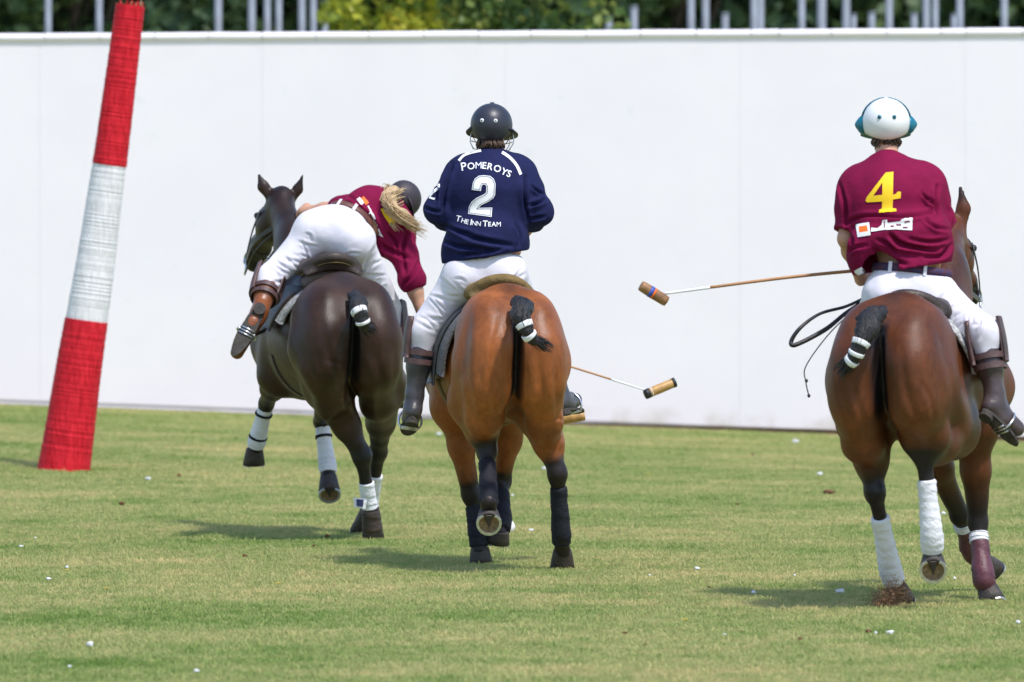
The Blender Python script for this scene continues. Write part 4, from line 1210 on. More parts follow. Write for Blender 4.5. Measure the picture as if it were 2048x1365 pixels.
def build_rider(name, label, J, shirt_mat, boots, seed, sl=(1.0, 1.0), hem=None, torso=(.19, .15), helmet_fn=None, hair_fn=None,
                belt=None, guard=M_guard, gripL=None, gripR=None, armsink=.0, spread=None, cheek=.115, shirt_lo=.0, sfolds=(), shr=.088, bfolds=()):
    root = empty(name, J['pel'], label, 'person')
    pts = np.array(list(J.values()))
    lo, hi = pts.min(0) - .22, pts.max(0) + .22
    up = unit(J['chest'] - J['pel']); rt = unit(J['shR'] - J['shL']); rt = unit(rt - np.dot(rt, up) * up); fw = np.cross(up, rt)
    hr_ = unit(J['hipR'] - J['hipL']); hfw = unit(np.cross(unit(A(0, 0, 1) * .5 + up * .5), hr_))
    RT = np.array([rt, fw, up])
    hu = unit(J['headup']) if 'headup' in J else up
    # --- skin: one continuous figure
    lo_b = np.array(lo); F = Field(lo, hi, .0085)
    F.ell(J['pel'], (.150, .110, .120), .04, np.array([hr_, hfw, np.cross(hr_, hfw)]))
    F.cone(J['pel'], J['chest'], .112, .125, .06, flat=fw, fsc=.85)
    F.cone(J['shL'] * .75 + J['shR'] * .25, J['shR'] * .75 + J['shL'] * .25, .085, .085, .06)
    F.cone(J['chest'], J['neck'], .11, .060, .06)
    F.cone(J['neck'], J['head'], .055, .058, .03)
    hf = unit(J['face'])
    hs = unit(np.cross(hf, hu)); hu2 = np.cross(hs, hf)
    RH = np.array([hs, hf, hu2])
    h = J['head']
    F.ell(h + hu2 * .02, (.076, .094, .105), .02, RH)
    F.ell(h + hf * .035 - hu2 * .055, (.055, .058, .060), .03, RH)              # jaw
    F.cone(h + hf * .090 + hu2 * .018, h + hf * .108 - hu2 * .022, .010, .016, .012)   # nose
    F.cone(h + hf * .082 - hu2 * .062 - hs * .018, h + hf * .082 - hu2 * .062 + hs * .018, .008, .008, .01)   # mouth
    for s_ in (-1, 1):
        F.ell(h + hf * .086 + hs * s_ * .030 + hu2 * .016, (.015, .012, .010), .012, RH, op='sub')
        F.ell(h + hf * .076 + hs * s_ * .030 + hu2 * .016, (.011, .011, .010), .006, RH)
        F.ell(h + hs * s_ * .080 - hf * .005 - hu2 * .005, (.010, .020, .032), .012, RH)
    for S in 'LR':
        F.chain([J['sh' + S], J['el' + S]], [.056, .043], .04)
        F.chain([J['el' + S], mixp(J['el' + S], J['wr' + S], .3), J['wr' + S]], [.042, .044, .028], .03)
        gp = gripL if S == 'L' else gripR
        if gp is not None: hand(F, J['wr' + S], gp[0], gp[1])
        F.chain([J['hip' + S], J['kn' + S]], [.080, .055], .04)
        F.chain([J['kn' + S], J['an' + S]], [.053, .036], .03)
        F.cone(J['an' + S], J['toe' + S], .036, .026, .02)
    V, Fc = F.mesh()
    body = mesh_obj('body', V, Fc, M_skin, root)
    # --- breeches
    F = Field(np.minimum.reduce([J[k] for k in ('pel', 'hipL', 'hipR', 'knL', 'knR')]) - .24, np.maximum.reduce([J[k] for k in ('pel', 'hipL', 'hipR', 'knL', 'knR')]) + .26, .0085)
    F.ell(J['pel'], (.178, .135, .145), .05, np.array([hr_, hfw, np.cross(hr_, hfw)]))
    F.cone(J['pel'], J['pel'] + up * .14, .140, .135, .06, flat=fw, fsc=.85)
    for S, s_ in (('L', -1), ('R', 1)):
        b = J['hip' + S] - hfw * .055 - A(0, 0, .01)
        F.ell(b, (cheek, .115, .125), .045, np.array([hr_, hfw, np.cross(hr_, hfw)]))
        F.cone(J['hip' + S], J['kn' + S], .112, .076, .05)
        F.cone(J['kn' + S], mixp(J['kn' + S], J['an' + S], .26), .074, .062, .04)
    F.cone(J['pel'] - hfw * .20 + up * .02, J['pel'] - hfw * .165 - up * .13, .012, .03, .035, op='sub')
    F.wobble(.0016, 42, seed + 1)
    bp = J['belt'] if 'belt' in J else J['pel'] + up * .125
    bn = unit(J['beltn']) if 'beltn' in J else up
    F.cut(bp, bn)
    V, Fc = F.mesh()
    g = np.random.default_rng(seed); fl = list(bfolds)
    prj = lambda p: A(1024 + p[0] / p[1] * FPX, HOR + (CAMH - p[2]) / p[1] * FPX)
    for S in 'LR':
        a, b = prj(J['hip' + S]), prj(J['kn' + S]); d = b - a; L_ = np.hypot(*d); d = d / L_; n_ = A(-d[1], d[0])
        for i in range(13):
            t = .12 + .068 * i + g.normal(0, .02)
            c = a + (b - a) * t + n_ * g.normal(0, 9); h_ = g.uniform(9, 26); sl_ = g.normal(.25, .35)
            fl.append(([tuple(c - n_ * h_ - d * sl_ * h_), tuple(c + d * g.normal(0, 3)), tuple(c + n_ * h_ + d * sl_ * h_)], g.uniform(3.0, 5.0), g.uniform(.004, .009)))
    V = creases(V, Fc, fl)
    breeches = mesh_obj('breeches', V, Fc, M_breeches, root)
    # --- shirt, a hollow shell open at neck, cuffs and hem
    tp = np.array([J[k] for k in ('chest', 'neck', 'shL', 'shR', 'elL', 'elR', 'pel')])
    slo, shi = tp.min(0) - .30, tp.max(0) + .26
    def shirt(off, ext, fine):
        F = Field(slo, shi, .0085)
        tw, td = torso
        low = J['pel'] + up * (.02 + shirt_lo)
        F.cone(low, J['chest'], tw + off, tw * .98 + off, .05, flat=fw, fsc=td / tw, fold=(.003, 30, seed) if fine else None)
        F.cone(mixp(J['shL'], J['shR'], .22) - up * .02, mixp(J['shL'], J['shR'], .78) - up * .02, .098 + off, .098 + off, .08)
        F.ell(J['chest'] - fw * .02 + up * .05, (tw * 1.0 + off, td * 1.06 + off, .17), .06, RT)
        F.cone(J['chest'] + up * .06, J['neck'] - up * .0 - fw * .005, .14 + off, .066 + off, .10)
        F.cone(J['neck'] - unit(J['head'] - J['neck']) * .02, J['neck'] + unit(J['head'] - J['neck']) * (.014 + ext), .072 + off, .068 + off, .03, flatb=True)
        for S in 'LR': F.cone(J['neck'] - up * .035, mixp(J['neck'], J['sh' + S], .72), .060 + off, .088 + off, .07)
        if spread is not None:
            for (c, r) in spread: F.ell(c, np.array(r) + off, .06, RT)
        for i, S in enumerate('LR'):
            d = J['el' + S] - J['sh' + S]
            e = J['sh' + S] + d * min(sl[i], 1.0)
            F.cone(J['sh' + S], e + (unit(d) * ext if sl[i] < 1.0 else 0), shr + off, .076 + off, .07, flatb=sl[i] < 1.0, fold=(.0035, 38, i * 2.0 + seed) if fine else None)
            if sl[i] > 1.0:
                d2 = J['wr' + S] - J['el' + S]
                F.cone(J['el' + S], J['el' + S] + d2 * (sl[i] - 1.0) + unit(d2) * ext, .074 + off, .066 + off, .04, flatb=True, fold=(.004, 60, i) if fine else None)
        return F
    Fo = shirt(0, 0, True)
    Fo.wobble(.0026, 24, seed)
    Fi = shirt(-.026, .06, True)
    Fi.wobble(.0026, 24, seed)
    if hem: hem(Fo)
    F = shell(Fo, Fi)
    V, Fc = F.mesh()
    V = creases(V, Fc, [(p_, w_ * .80, a_ * 2.6) for p_, w_, a_ in sfolds])
    shirt_o = mesh_obj('shirt', V, Fc, shirt_mat, root)
    bvh = BVHTree.FromPolygons([Vector(v) for v in V], Fc.tolist())
    # --- boots, knee guards
    for i, S in enumerate('LR'):
        kn, an, toe = J['kn' + S], J['an' + S], J['toe' + S]
        F = Field(np.minimum.reduce([kn, an, toe]) - .16, np.maximum.reduce([kn, an, toe]) + .16, .0085)
        top = mixp(kn, an, .20)
        F.cone(top, mixp(kn, an, .45), .064, .062, .02, flata=True)
        F.chain([mixp(kn, an, .45), mixp(kn, an, .85), an], [.062, .046, .046], .03)
        ft = unit(toe - an)
        sdn = J['sd' + S] if 'sd' + S in J else unit(an - kn); sdn = unit(sdn - np.dot(sdn, ft) * ft)
        F.chain([an + sdn * .035 - ft * .03, an + sdn * .040 + ft * .06, toe + sdn * .012], [.040, .040, .034], .04)
        F.cone(an, toe, .042, .028, .03)
        F.wobble(.0010, 60, seed + 3 + i)
        V, Fc = F.mesh()
        bt = mesh_obj('boot', V, Fc, boots, root)
        # sole with a stacked heel
        sv = []; n = 18
        cs = (an + toe) / 2 + sdn * .066; hl = np.linalg.norm(toe - an) / 2 + .052; wv = np.cross(ft, sdn)
        for lay in (0, 1):
            for k in range(n):
                a = 2 * math.pi * k / n
                sv.append(cs + ft * math.cos(a) * hl + wv * math.sin(a) * (.050 - .002 * math.cos(a)) * (0.90 if abs(math.cos(a) + .2) < .35 else 1) + sdn * (.002 + .012 * lay))
        sf = [[k, (k + 1) % n, n + (k + 1) % n, n + k] for k in range(n)] + [list(range(n))[::-1], list(range(n, 2 * n))]
        mesh_obj('boot_sole', sv, sf, M_rubber, bt, smooth=False)
        hc = cs - ft * (hl - .040) + sdn * .014
        hv = [hc + ft * math.cos(a) * .036 + wv * math.sin(a) * .036 + sdn * .022 * l for l in (0, 1) for a in np.linspace(0, 2 * math.pi, 15)[:-1]]
        mesh_obj('boot_heel', hv, [[k, (k + 1) % 14, 14 + (k + 1) % 14, 14 + k] for k in range(14)] + [list(range(14, 28))], M_rubber, bt, smooth=False)
        # knee guard: padded half cuff over the front of the knee, two straps round the calf
        fdir = unit(np.cross(unit(an - kn), hr_)); fdir = fdir if np.dot(fdir, J['face']) > 0 else -fdir
        fdir = unit(fdir + unit(kn - J['hip' + S]) * .4)
        ax = unit(an - kn); wv2 = unit(np.cross(ax, fdir)); fd = np.cross(wv2, ax)
        gv = []; gf = []; nn = 13; mm = 9
        for lay in (0, 1):
            for a_ in range(mm):
                t = -.07 + .22 * a_ / (mm - 1)
                rr = .079 + .006 * math.sin(a_ / (mm - 1) * math.pi) + lay * .016
                for b_ in range(nn):
                    an_ = math.radians(-125 + 250 * b_ / (nn - 1))
                    gv.append(kn + ax * t + (fd * math.cos(an_) + wv2 * math.sin(an_)) * rr)
        I2 = lambda l, a, b: l * nn * mm + a * nn + b
        for a_ in range(mm - 1):
            for b_ in range(nn - 1):
                gf.append([I2(1, a_, b_), I2(1, a_, b_ + 1), I2(1, a_ + 1, b_ + 1), I2(1, a_ + 1, b_)])
                gf.append([I2(0, a_, b_), I2(0, a_ + 1, b_), I2(0, a_ + 1, b_ + 1), I2(0, a_, b_ + 1)])
            for b_ in (0, nn - 1): gf.append([I2(0, a_, b_), I2(1, a_, b_), I2(1, a_ + 1, b_), I2(0, a_ + 1, b_)])
        for b_ in range(nn - 1):
            for a_ in (0, mm - 1): gf.append([I2(0, a_, b_), I2(0, a_, b_ + 1), I2(1, a_, b_ + 1), I2(1, a_, b_)])
        kg = mesh_obj('knee_guard', gv, gf, guard, root)
        for t in (.115, .165):
            c = kn + ax * t
            ribbon('guard_strap', [c + (fd * math.cos(a) + wv2 * math.sin(a)) * .078 for a in np.linspace(0, 6.2832, 21)], .030, .006, ax, guard, kg, n=41)
    # --- belt
    if belt:
        bc = bp - bn * .016; e = []
        u_ = unit(rt - np.dot(rt, bn) * bn); v_ = np.cross(bn, u_)
        for a in np.linspace(0, 6.2832, 49)[:-1]:
            d = u_ * math.cos(a) + v_ * math.sin(a)
            # walk in until inside the breeches: belt hugs the waist
            e.append(d)
        vs, fc = [], []
        bb = BVHTree.FromPolygons([Vector(np.array(v.co) + org(breeches)) for v in breeches.data.vertices], [list(p.vertices) for p in breeches.data.polygons])
        rs = []
        for d in e:
            hit = bb.ray_cast(Vector(bc - bn * .012 + d * .5), Vector(-d))
            rs.append(.5 - hit[3] if hit[0] is not None else .14)
        rs = np.array(rs); rs = np.minimum(rs, .24)
        rs = (rs + np.roll(rs, 1) + np.roll(rs, -1)) / 3 + .004
        for d, r_ in zip(e, rs):
            for zz, rr in ((-.019, 0), (.019, 0), (.019, .006), (-.019, .006)): vs.append(bc + bn * zz + d * (r_ + rr))
        n = len(e)
        for i in range(n):
            j = (i + 1) % n
            for k in range(4): fc.append([i * 4 + k, j * 4 + k, j * 4 + (k + 1) % 4, i * 4 + (k + 1) % 4])
        bo = mesh_obj('belt', vs, fc, belt, root)
        for ai in (32, 40):                    # belt loops at the back
            d, r_ = e[ai % n], rs[ai % n] + .007
            t_ = np.cross(bn, d)
            lv = [bc + d * (r_ + q) + bn * z + t_ * x for q in (0, .004) for x, z in ((-.009, -.028), (.009, -.028), (.009, .026), (-.009, .026))]
            mesh_obj('belt_loop', lv, [[0, 1, 2, 3][::-1], [4, 5, 6, 7], [0, 4, 5, 1][::-1], [1, 5, 6, 2], [2, 6, 7, 3], [3, 7, 4, 0]], M_breeches, bo, smooth=False)
    return root, shirt_o, bvh, RH, breeches

# ---- flat print pressed onto cloth
def refine(vs, tris, maxlen):
    vs = [np.asarray(v, float) for v in vs]; tris = [tuple(t) for t in tris]
    for _ in range(7):
        out = []; mids = {}; ch = False
        def mid(a, b):
            k = (min(a, b), max(a, b))
            if k not in mids:
                mids[k] = len(vs); vs.append((vs[a] + vs[b]) / 2)
            return mids[k]
        long_ = set()
        for t in tris:
            for a, b in ((t[0], t[1]), (t[1], t[2]), (t[2], t[0])):
                if np.linalg.norm(vs[a] - vs[b]) > maxlen: long_.add((min(a, b), max(a, b)))
        if not long_: break
        for a, b, c in tris:
            e = [(min(x, y), max(x, y)) in long_ for x, y in ((a, b), (b, c), (c, a))]
            n = sum(e)
            if n == 0: out.append((a, b, c))
            elif n == 3:
                m1, m2, m3 = mid(a, b), mid(b, c), mid(c, a)
                out += [(a, m1, m3), (m1, b, m2), (m3, m2, c), (m1, m2, m3)]
            elif n == 1:
                while not e[0]: a, b, c = b, c, a; e = e[1:] + e[:1]
                m = mid(a, b); out += [(a, m, c), (m, b, c)]
            else:
                while e[2]: a, b, c = b, c, a; e = e[1:] + e[:1]
                m1, m2 = mid(a, b), mid(b, c); out += [(a, m1, c), (m1, m2, c), (m1, b, m2)]
        tris = out
    return vs, tris

def press(name, pts2, tris, to3, bvh, direction, material, parent, off=.0035, maxlen=.009):
    """pts2: 2-D outline points; to3 maps them to world points in front of the cloth; direction points into the cloth"""
    v2, tr = refine([A(p[0], p[1], 0) for p in pts2], tris, maxlen)
    out = []
    d = Vector(direction).normalized(); last = None
    hits = []
    for p in v2:
        q = Vector(to3(p[0], p[1]))
        h = bvh.ray_cast(q, d)
        hits.append(h)
    for p, h in zip(v2, hits):
        q = Vector(to3(p[0], p[1]))
        if h[0] is None:
            out.append(None)
        else:
            out.append(np.array(h[0] + h[1] * off if h[1].dot(d) < 0 else h[0] - d * off))
    keep = [t for t in tr if all(out[i] is not None for i in t)]
    if not keep: return None
    used = sorted({i for t in keep for i in t}); mp = {u: i for i, u in enumerate(used)}
    nt = []
    for t in keep:
        a, b, c = (out[i] for i in t)
        nr = np.cross(b - a, c - a)
        t = [mp[i] for i in t]
        nt.append(t if np.dot(nr, np.array(d)) < 0 else t[::-1])
    return mesh_obj(name, [out[u] for u in used], nt, material, parent, smooth=True)

def glyphs(txt, bold=.02):
    """outline triangles of one character from the built-in font"""
    cu = bpy.data.curves.new('glyph', 'FONT'); cu.body = txt; cu.offset = bold; cu.resolution_u = 4
    o = bpy.data.objects.new('glyph', cu); COL.objects.link(o)
    me = bpy.data.meshes.new_from_object(o.evaluated_get(bpy.context.evaluated_depsgraph_get()))
    bpy.data.objects.remove(o); bpy.data.curves.remove(cu)
    me.calc_loop_triangles()
    vs = [(v.co.x, v.co.y) for v in me.vertices]; tr = [tuple(t.vertices) for t in me.loop_triangles]
    bpy.data.meshes.remove(me)
    return vs, tr

def lettering(name, txt, caps, size, small, place, bvh, direction, material, parent, bold=.035, gap=.012, serif=True):
    """small-cap line; place(s) gives the photo position and slope angle at run length s (photo pixels)"""
    V, T = [], []
    s = 0.0
    for i, ch in enumerate(txt):
        if ch == ' ': s += small * .35; continue
        sz = size if i in caps else small
        if ch == 'Y': s -= 1.6
        vs, tr = glyphs(ch, 0.0 if ch in 'MN' else bold)
        xs = [p[0] for p in vs]; x0, x1 = min(xs), max(xs)
        k = sz / .72
        w_ = (x1 - x0) * k
        (cx, cy), ang = place(s + w_ / 2)
        ca, sa = math.cos(ang), math.sin(ang)
        b = len(V)
        for x, y in vs:
            lx = (x - (x0 + x1) / 2) * k; ly = -y * k
            V.append((cx + lx * ca - ly * sa, cy + lx * sa + ly * ca))
        T += [tuple(q + b for q in t) for t in tr]
        s += w_ + gap * sz * 10 - (1.6 if ch == 'Y' else 0)
    return V, T, s

def poly(pts):
    """triangulate a simple polygon"""
    from mathutils.geometry import tessellate_polygon
    return pts, [tuple(t) for t in tessellate_polygon([[Vector((p[0], p[1], 0)) for p in pts]])]

def stroke(path, w):
    """ribbon polygon along a path with mitred corners"""
    p = np.array(path, float); n = len(p); L, R = [], []
    for i in range(n):
        d0 = p[i] - p[i - 1] if i > 0 else p[1] - p[0]; d1 = p[i + 1] - p[i] if i < n - 1 else p[-1] - p[-2]
        d0 = d0 / np.linalg.norm(d0); d1 = d1 / np.linalg.norm(d1)
        n0 = A(-d0[1], d0[0]); n1 = A(-d1[1], d1[0]); m = n0 + n1; m = m / np.linalg.norm(m)
        k = w / 2 / max(.45, float(m @ n0))
        L.append(p[i] + m * k); R.append(p[i] - m * k)
    V = [tuple(x) for x in L] + [tuple(x) for x in R]
    T = []
    for i in range(n - 1): T += [(i, i + 1, n + i + 1), (i, n + i + 1, n + i)]
    return V, T

def helmet(parent, c, RH, rad, shellm, brimm, back_scale=None, vents=None, ventm=None, guard=True, tilt=0.0, vent_el=5.0, vent_az=19.0, nape=38.0, bz=.16, bt=.12, bmax=118):
    """polo helmet: dome, brim that widens to a peak, vent rings, wire face guard"""
    s_, f_, u_ = RH
    if tilt:
        ct, st_ = math.cos(tilt), math.sin(tilt)
        f_, u_ = f_ * ct + u_ * st_, u_ * ct - f_ * st_
    rx, ry, rz = rad
    vs = []; fc = []; nu, nv = 36, 14
    lim = math.radians(-24)
    for i in range(nv):
        el = lim + (math.pi / 2 - lim) * i / nv
        for k in range(nu):
            a = 2 * math.pi * k / nu
            drop = math.radians(-nape) * max(0, -math.cos(a)) ** .8 * (1 - i / nv)       # lower over the nape
            e = el + drop
            vs.append(c + s_ * rx * math.cos(e) * math.sin(a) + f_ * ry * math.cos(e) * math.cos(a) + u_ * rz * math.sin(e))
    vs.append(c + u_ * rz)
    for i in range(nv - 1):
        for k in range(nu): fc.append([i * nu + k, i * nu + (k + 1) % nu, (i + 1) * nu + (k + 1) % nu, (i + 1) * nu + k])
    for k in range(nu): fc.append([(nv - 1) * nu + k, (nv - 1) * nu + (k + 1) % nu, nv * nu])
    fc.append(list(range(nu))[::-1])
    h = mesh_obj('helmet', vs, fc, shellm, parent)
    # brim
    bv = []; bf = []; n = 40
    for k in range(n + 1):
        a = math.radians(-bmax + 2 * bmax * k / n)
        w_ = .014 + .050 * max(0, math.cos(a * .80)) ** 1.2
        if abs(a) > math.radians(bmax - 23): w_ *= (math.radians(bmax) - abs(a)) / math.radians(23)
        base = c + s_ * rx * .97 * math.sin(a) + f_ * ry * .97 * math.cos(a) - u_ * (rz * bz + bt * ry * math.cos(a))
        out = unit(s_ * math.sin(a) + f_ * math.cos(a))
        for d, z in ((0, 0.004), (w_, -.010 - w_ * .25), (w_, -.015 - w_ * .25), (0, -.006)): bv.append(base + out * d + u_ * z)
    for k in range(n):
        for j in range(4): bf.append([k * 4 + j, k * 4 + (j + 1) % 4, (k + 1) * 4 + (j + 1) % 4, (k + 1) * 4 + j])
    mesh_obj('brim', bv, bf, brimm, h)
    tube('crown_button', [c + u_ * (rz - .004), c + u_ * (rz + .006)], [.014, .010], brimm if back_scale is None else shellm, h, seg=12)
    if vents:
        for s2 in (-1, 1):
            a = math.pi - s2 * math.radians(vent_az); e = math.radians(vent_el)
            p = c + s_ * rx * math.cos(e) * math.sin(a) + f_ * ry * math.cos(e) * math.cos(a) + u_ * rz * math.sin(e)
            nn = unit(p - c)
            vt = tube('vent_ring', [p - nn * .004, p + nn * .003], [.011, .010], vents, h, seg=14)
            tube('vent_hole', [p + nn * .001, p + nn * .0042], [.004, .004], ventm, vt, seg=10)
    if guard:
        M = M_steel
        pts = lambda z, w_, fw_: [c + s_ * math.sin(a) * rx * w_ + f_ * (math.cos(a) * ry * fw_) - u_ * z for a in np.linspace(-1.35, 1.35, 13)]
        g = tube('face_guard', resample(pts(.085, 1.0, 1.35), 30), [.0028], M, h, seg=6)
        tube('guard_wire', resample(pts(.125, .92, 1.30), 30), [.0028], M, g, seg=6)
        for a in (-1.3, -.8, .8, 1.3):
            d = s_ * math.sin(a) * rx + f_ * math.cos(a) * ry * 1.2
            tube('guard_wire', [c + d * 1.0 - u_ * .02, c + d * 1.08 - u_ * .085, c + d * .9 - u_ * .125], [.0028], M, g, seg=6, n=8)
        for s2 in (-1, 1):
            ribbon('chin_strap', [c + s_ * s2 * rx * .92 - u_ * .03 - f_ * .01, c + s_ * s2 * rx * .75 - u_ * .09 + f_ * .02, c + f_ * .05 - u_ * .145], .012, .003, f_, M_black, h, n=12)
    return h

def hair_cap(parent, c, RH, rad, m, seed, n=150, drop=.05, length=.035):
    """short hair over the nape: many small locks"""
    g = np.random.default_rng(seed); s_, f_, u_ = RH; hv = []; hf = []
    for i in range(n):
        a = math.pi + g.uniform(-1.5, 1.5); e = math.radians(g.uniform(-66, -36))
        p = c + s_ * rad[0] * math.cos(e) * math.sin(a) + f_ * rad[1] * math.cos(e) * math.cos(a) + u_ * rad[2] * math.sin(e)
        o = unit(p - c)
        q = p - u_ * length * g.uniform(.6, 1.2) + o * .010 + s_ * g.normal(0, .006)
        v, f = tube_geo(resample([p - o * .006, (p + q) / 2 + o * .007, q], 5), [.006, .006, .001], 5)
        b = len(hv); hv += list(v); hf += [[x + b for x in t] for t in f]
    return mesh_obj('hair', hv, hf, m, parent)

def mallet(label, hand_p, neck_p, head_a, head_b, bend, headm, tip=None, badge=False, shaftr=.0095):
    root = empty('polo_mallet', (head_a + head_b) / 2, label, 'mallet')
    mid = (hand_p + neck_p) / 2 + bend
    pts = resample([hand_p, mid, neck_p], 40)
    grip_end = pts[0] - unit(pts[1] - pts[0]) * .06
    tube('shaft', pts[:33], [shaftr, shaftr * .8], M_cane, root, seg=10)
    tube('white_binding', pts[32:], [shaftr * .82, shaftr * .70], M_whitetape, root, seg=10)
    gr = tube('grip', [grip_end, pts[0], pts[3]], [.016, .015, .013], M_blacklea, root, seg=10)
    ax = unit(head_b - head_a); L = np.linalg.norm(head_b - head_a)
    prof = [(0, .020), (.01, .025), (.10, .027), (.5, .0285), (.9, .027), (.99, .025), (1, .020)]
    hp = [head_a + ax * L * t for t, _ in prof]
    hd = tube('head', hp, [.02], headm, root, seg=18)
    # proper profile
    v, f = tube_geo(hp, [1.0], 18); v = np.array(v).reshape(len(prof), 18, 3)
    for i, (t, r) in enumerate(prof): v[i] = hp[i] + (v[i] - hp[i]) * r
    hd.data.vertices.foreach_set('co', (v.reshape(-1, 3) - org(hd)).ravel()); hd.data.update()
    if tip:
        for a, b in ((-.004, .16), (.90, 1.004)):
            q = [head_a + ax * L * t for t in (a, a + .01, b)]
            tube('end_binding', q, [.024, .0285, .0295], tip, hd, seg=18)
        tube('head_ring', [head_a + ax * L * .205, head_a + ax * L * .225], [.0298], M_whitetape, hd, seg=18)
    if badge:
        tube('badge_ring', [head_a + ax * L * .33, head_a + ax * L * .45], [.0290], M_blue, hd, seg=18)
        tube('badge_ring', [head_a + ax * L * .46, head_a + ax * L * .52], [.0292], M_printorange, hd, seg=18)
    return root

def stirrup(parent, foot_c, ft, sdn, wv, top):
    """iron round the ball of the foot with its leather strap; part of the saddle"""
    pts = [foot_c - sdn * .075 * math.cos(a) * (1.0 if math.cos(a) > 0 else .72) + wv * .062 * math.sin(a) for a in np.linspace(-2.35, 2.35, 23)]
    st = tube('stirrup', resample(pts, 40), [.006], M_steel, parent, seg=8)
    for o in (-.018, 0, .018):
        tube('tread_bar', [pts[0] + ft * o, pts[-1] + ft * o], [.0055], M_steel, st, seg=6)
    ribbon('stirrup_leather', [pts[11], mixp(pts[11], top, .5), top], .028, .005, ft, M_blacklea, st, n=14)

def foot_axes(J, S):
    kn, an, toe = J['kn' + S], J['an' + S], J['toe' + S]
    ft = unit(toe - an); sdn = J['sd' + S] if 'sd' + S in J else unit(an - kn); sdn = unit(sdn - np.dot(sdn, ft) * ft)
    return mixp(an, toe, .55) + sdn * .046, ft, sdn, np.cross(ft, sdn)

CAMP = A(0, 0, CAMH)
# ---- middle rider, navy
JM = {'pel': P(968, 538, 40.28), 'hipL': P(930, 552, 40.30), 'hipR': P(1010, 548, 40.30), 'knL': P(846, 662, 40.30), 'knR': P(1078, 648, 40.74),
      'anL': P(826, 815, 40.30), 'anR': P(1122, 795, 40.72), 'toeL': P(818, 838, 40.48), 'toeR': P(1150, 798, 40.92),
      'chest': P(978, 400, 40.36), 'neck': P(984, 322, 40.38), 'head': P(984, 260, 40.41), 'shL': P(920, 352, 40.40), 'shR': P(1046, 352, 40.40),
      'elL': P(876, 420, 40.36), 'elR': P(1076, 424, 40.34), 'wrL': P(925, 480, 40.70), 'wrR': P(1030, 490, 40.66)}
AUX = {'face': A(.12, 1, -.05), 'headup': A(.03, .05, 1)}
def jm(J, **kw):
    d = dict(J); d.update(kw); return d
class JD(dict):
    def values(s): return [v for k, v in s.items() if k not in ('face', 'headup', 'belt', 'beltn', 'sdL', 'sdR')]
JM = JD(JM); JM.update(AUX)
JM['belt'] = P(968, 498, 40.30); JM['beltn'] = A(.18, 0, 1)
gripR_m = P(1022, 500, 40.72)
headA_m, headB_m = P(1083, 846, 41.05), P(1170, 832, 41.05)
neck_m = mixp(headA_m, headB_m, .5)
axm = unit(neck_m - gripR_m)
def hem_m(F): F.cut(P(967, 515, 40.3), A(.16, 0, -.98))
zM = lambda x, y: (780 + x / 3.4125, 190 + y / 3.4125)
def fz(z, L): return [([z(*p) for p in pts], w, a) for pts, w, a in L]
SFM = fz(zM, [([(460, 935), (600, 985), (830, 1030)], 8, .012), ([(360, 1000), (500, 1040), (700, 1060)], 7, .010), ([(370, 890), (470, 935), (560, 950)], 6, .008), ([(925, 560), (912, 700), (940, 860)], 7, .012), ([(425, 470), (375, 640), (352, 850)], 7, .012),
    ([(945, 760), (1000, 745), (1065, 715)], 6, .012), ([(240, 770), (290, 790), (345, 800)], 5, .010), ([(960, 620), (1010, 660), (1060, 690)], 5, .007), ([(480, 1090), (620, 1080), (780, 1045)], 6, .008), ([(860, 880), (890, 960), (880, 1040)], 6, .008), ([(940, 850), (1000, 840), (1060, 830)], 5, .008), ([(290, 560), (330, 640), (320, 720)], 5, .006)])
rm, shirt_m, bvh_m, RHm, brm = build_rider('person', 'rider in a navy long-sleeved shirt numbered 2, sitting upright on the bright bay horse', JM, M_navy, M_greyboot, 41,
    sl=(1.30, 1.30), hem=hem_m, torso=(.212, .165), shr=.080, sfolds=SFM, belt=None, gripL=(handM, A(0, .3, 1)), gripR=(gripR_m, axm),
    spread=[(P(908, 500, 40.30), (.07, .10, .09)), (P(1036, 490, 40.30), (.06, .10, .09)), (P(975, 470, 40.24), (.17, .11, .12))])
helmet(rm, P(983, 250, 40.41), RHm, (.113, .128, .115), M_helmnavy, M_helmnavy, vents=M_printwhite, ventm=M_helmbrown, tilt=-.06, vent_el=4)
hair_cap(rm, P(983, 258, 40.40), RHm, (.088, .098, .108), M_hairbrown, 1, length=.03)
mallet('wooden polo mallet hanging down beside the bright bay horse, head behind its hind leg', gripR_m, neck_m, headA_m, headB_m, A(.0, .05, 0), M_tipa)

zM = lambda x, y: (780 + x / 3.4125, 190 + y / 3.4125)
to3m = lambda px, py: P(px, py, 39.6)
dirm = unit(P(975, 420, 40.3) - CAMP)
def prt(name, vt, to3, bvh, d, m, parent, off=.0035, conv=None):
    V, T = vt
    if conv: V = [conv(*p) for p in V]
    # work in millimetre-like photo pixels: one pixel is about 2.6 mm
    return press(name, V, T, to3, bvh, d, m, parent, off=off, maxlen=4.0)
bx = np.array([925, 940, 956, 972, 985, 997, 1007, 1024.0]); by = np.array([341, 338.5, 336.8, 337.6, 340.6, 344.5, 349.6, 356.5])
def pl1(s): 
    x = 923.5 + s * .985; y = float(np.interp(x, bx, by)); return (x, y), math.atan2(float(np.interp(x + 4, bx, by)) - float(np.interp(x - 4, bx, by)), 8)
V, T, ln = lettering('t', 'POMEROYS', {0}, 16, 13, pl1, None, None, None, None, bold=.012, gap=.011)
print('POMEROYS run', ln)
k_ = 99.0 / ln
def pl1b(s): return pl1(s * k_)
V, T, ln = lettering('t', 'POMEROYS', {0}, 16 * k_, 13 * k_, pl1, None, None, None, None, bold=.012, gap=.011)
prt('lettering', (V, T), to3m, bvh_m, dirm, M_printwhite, shirt_m)
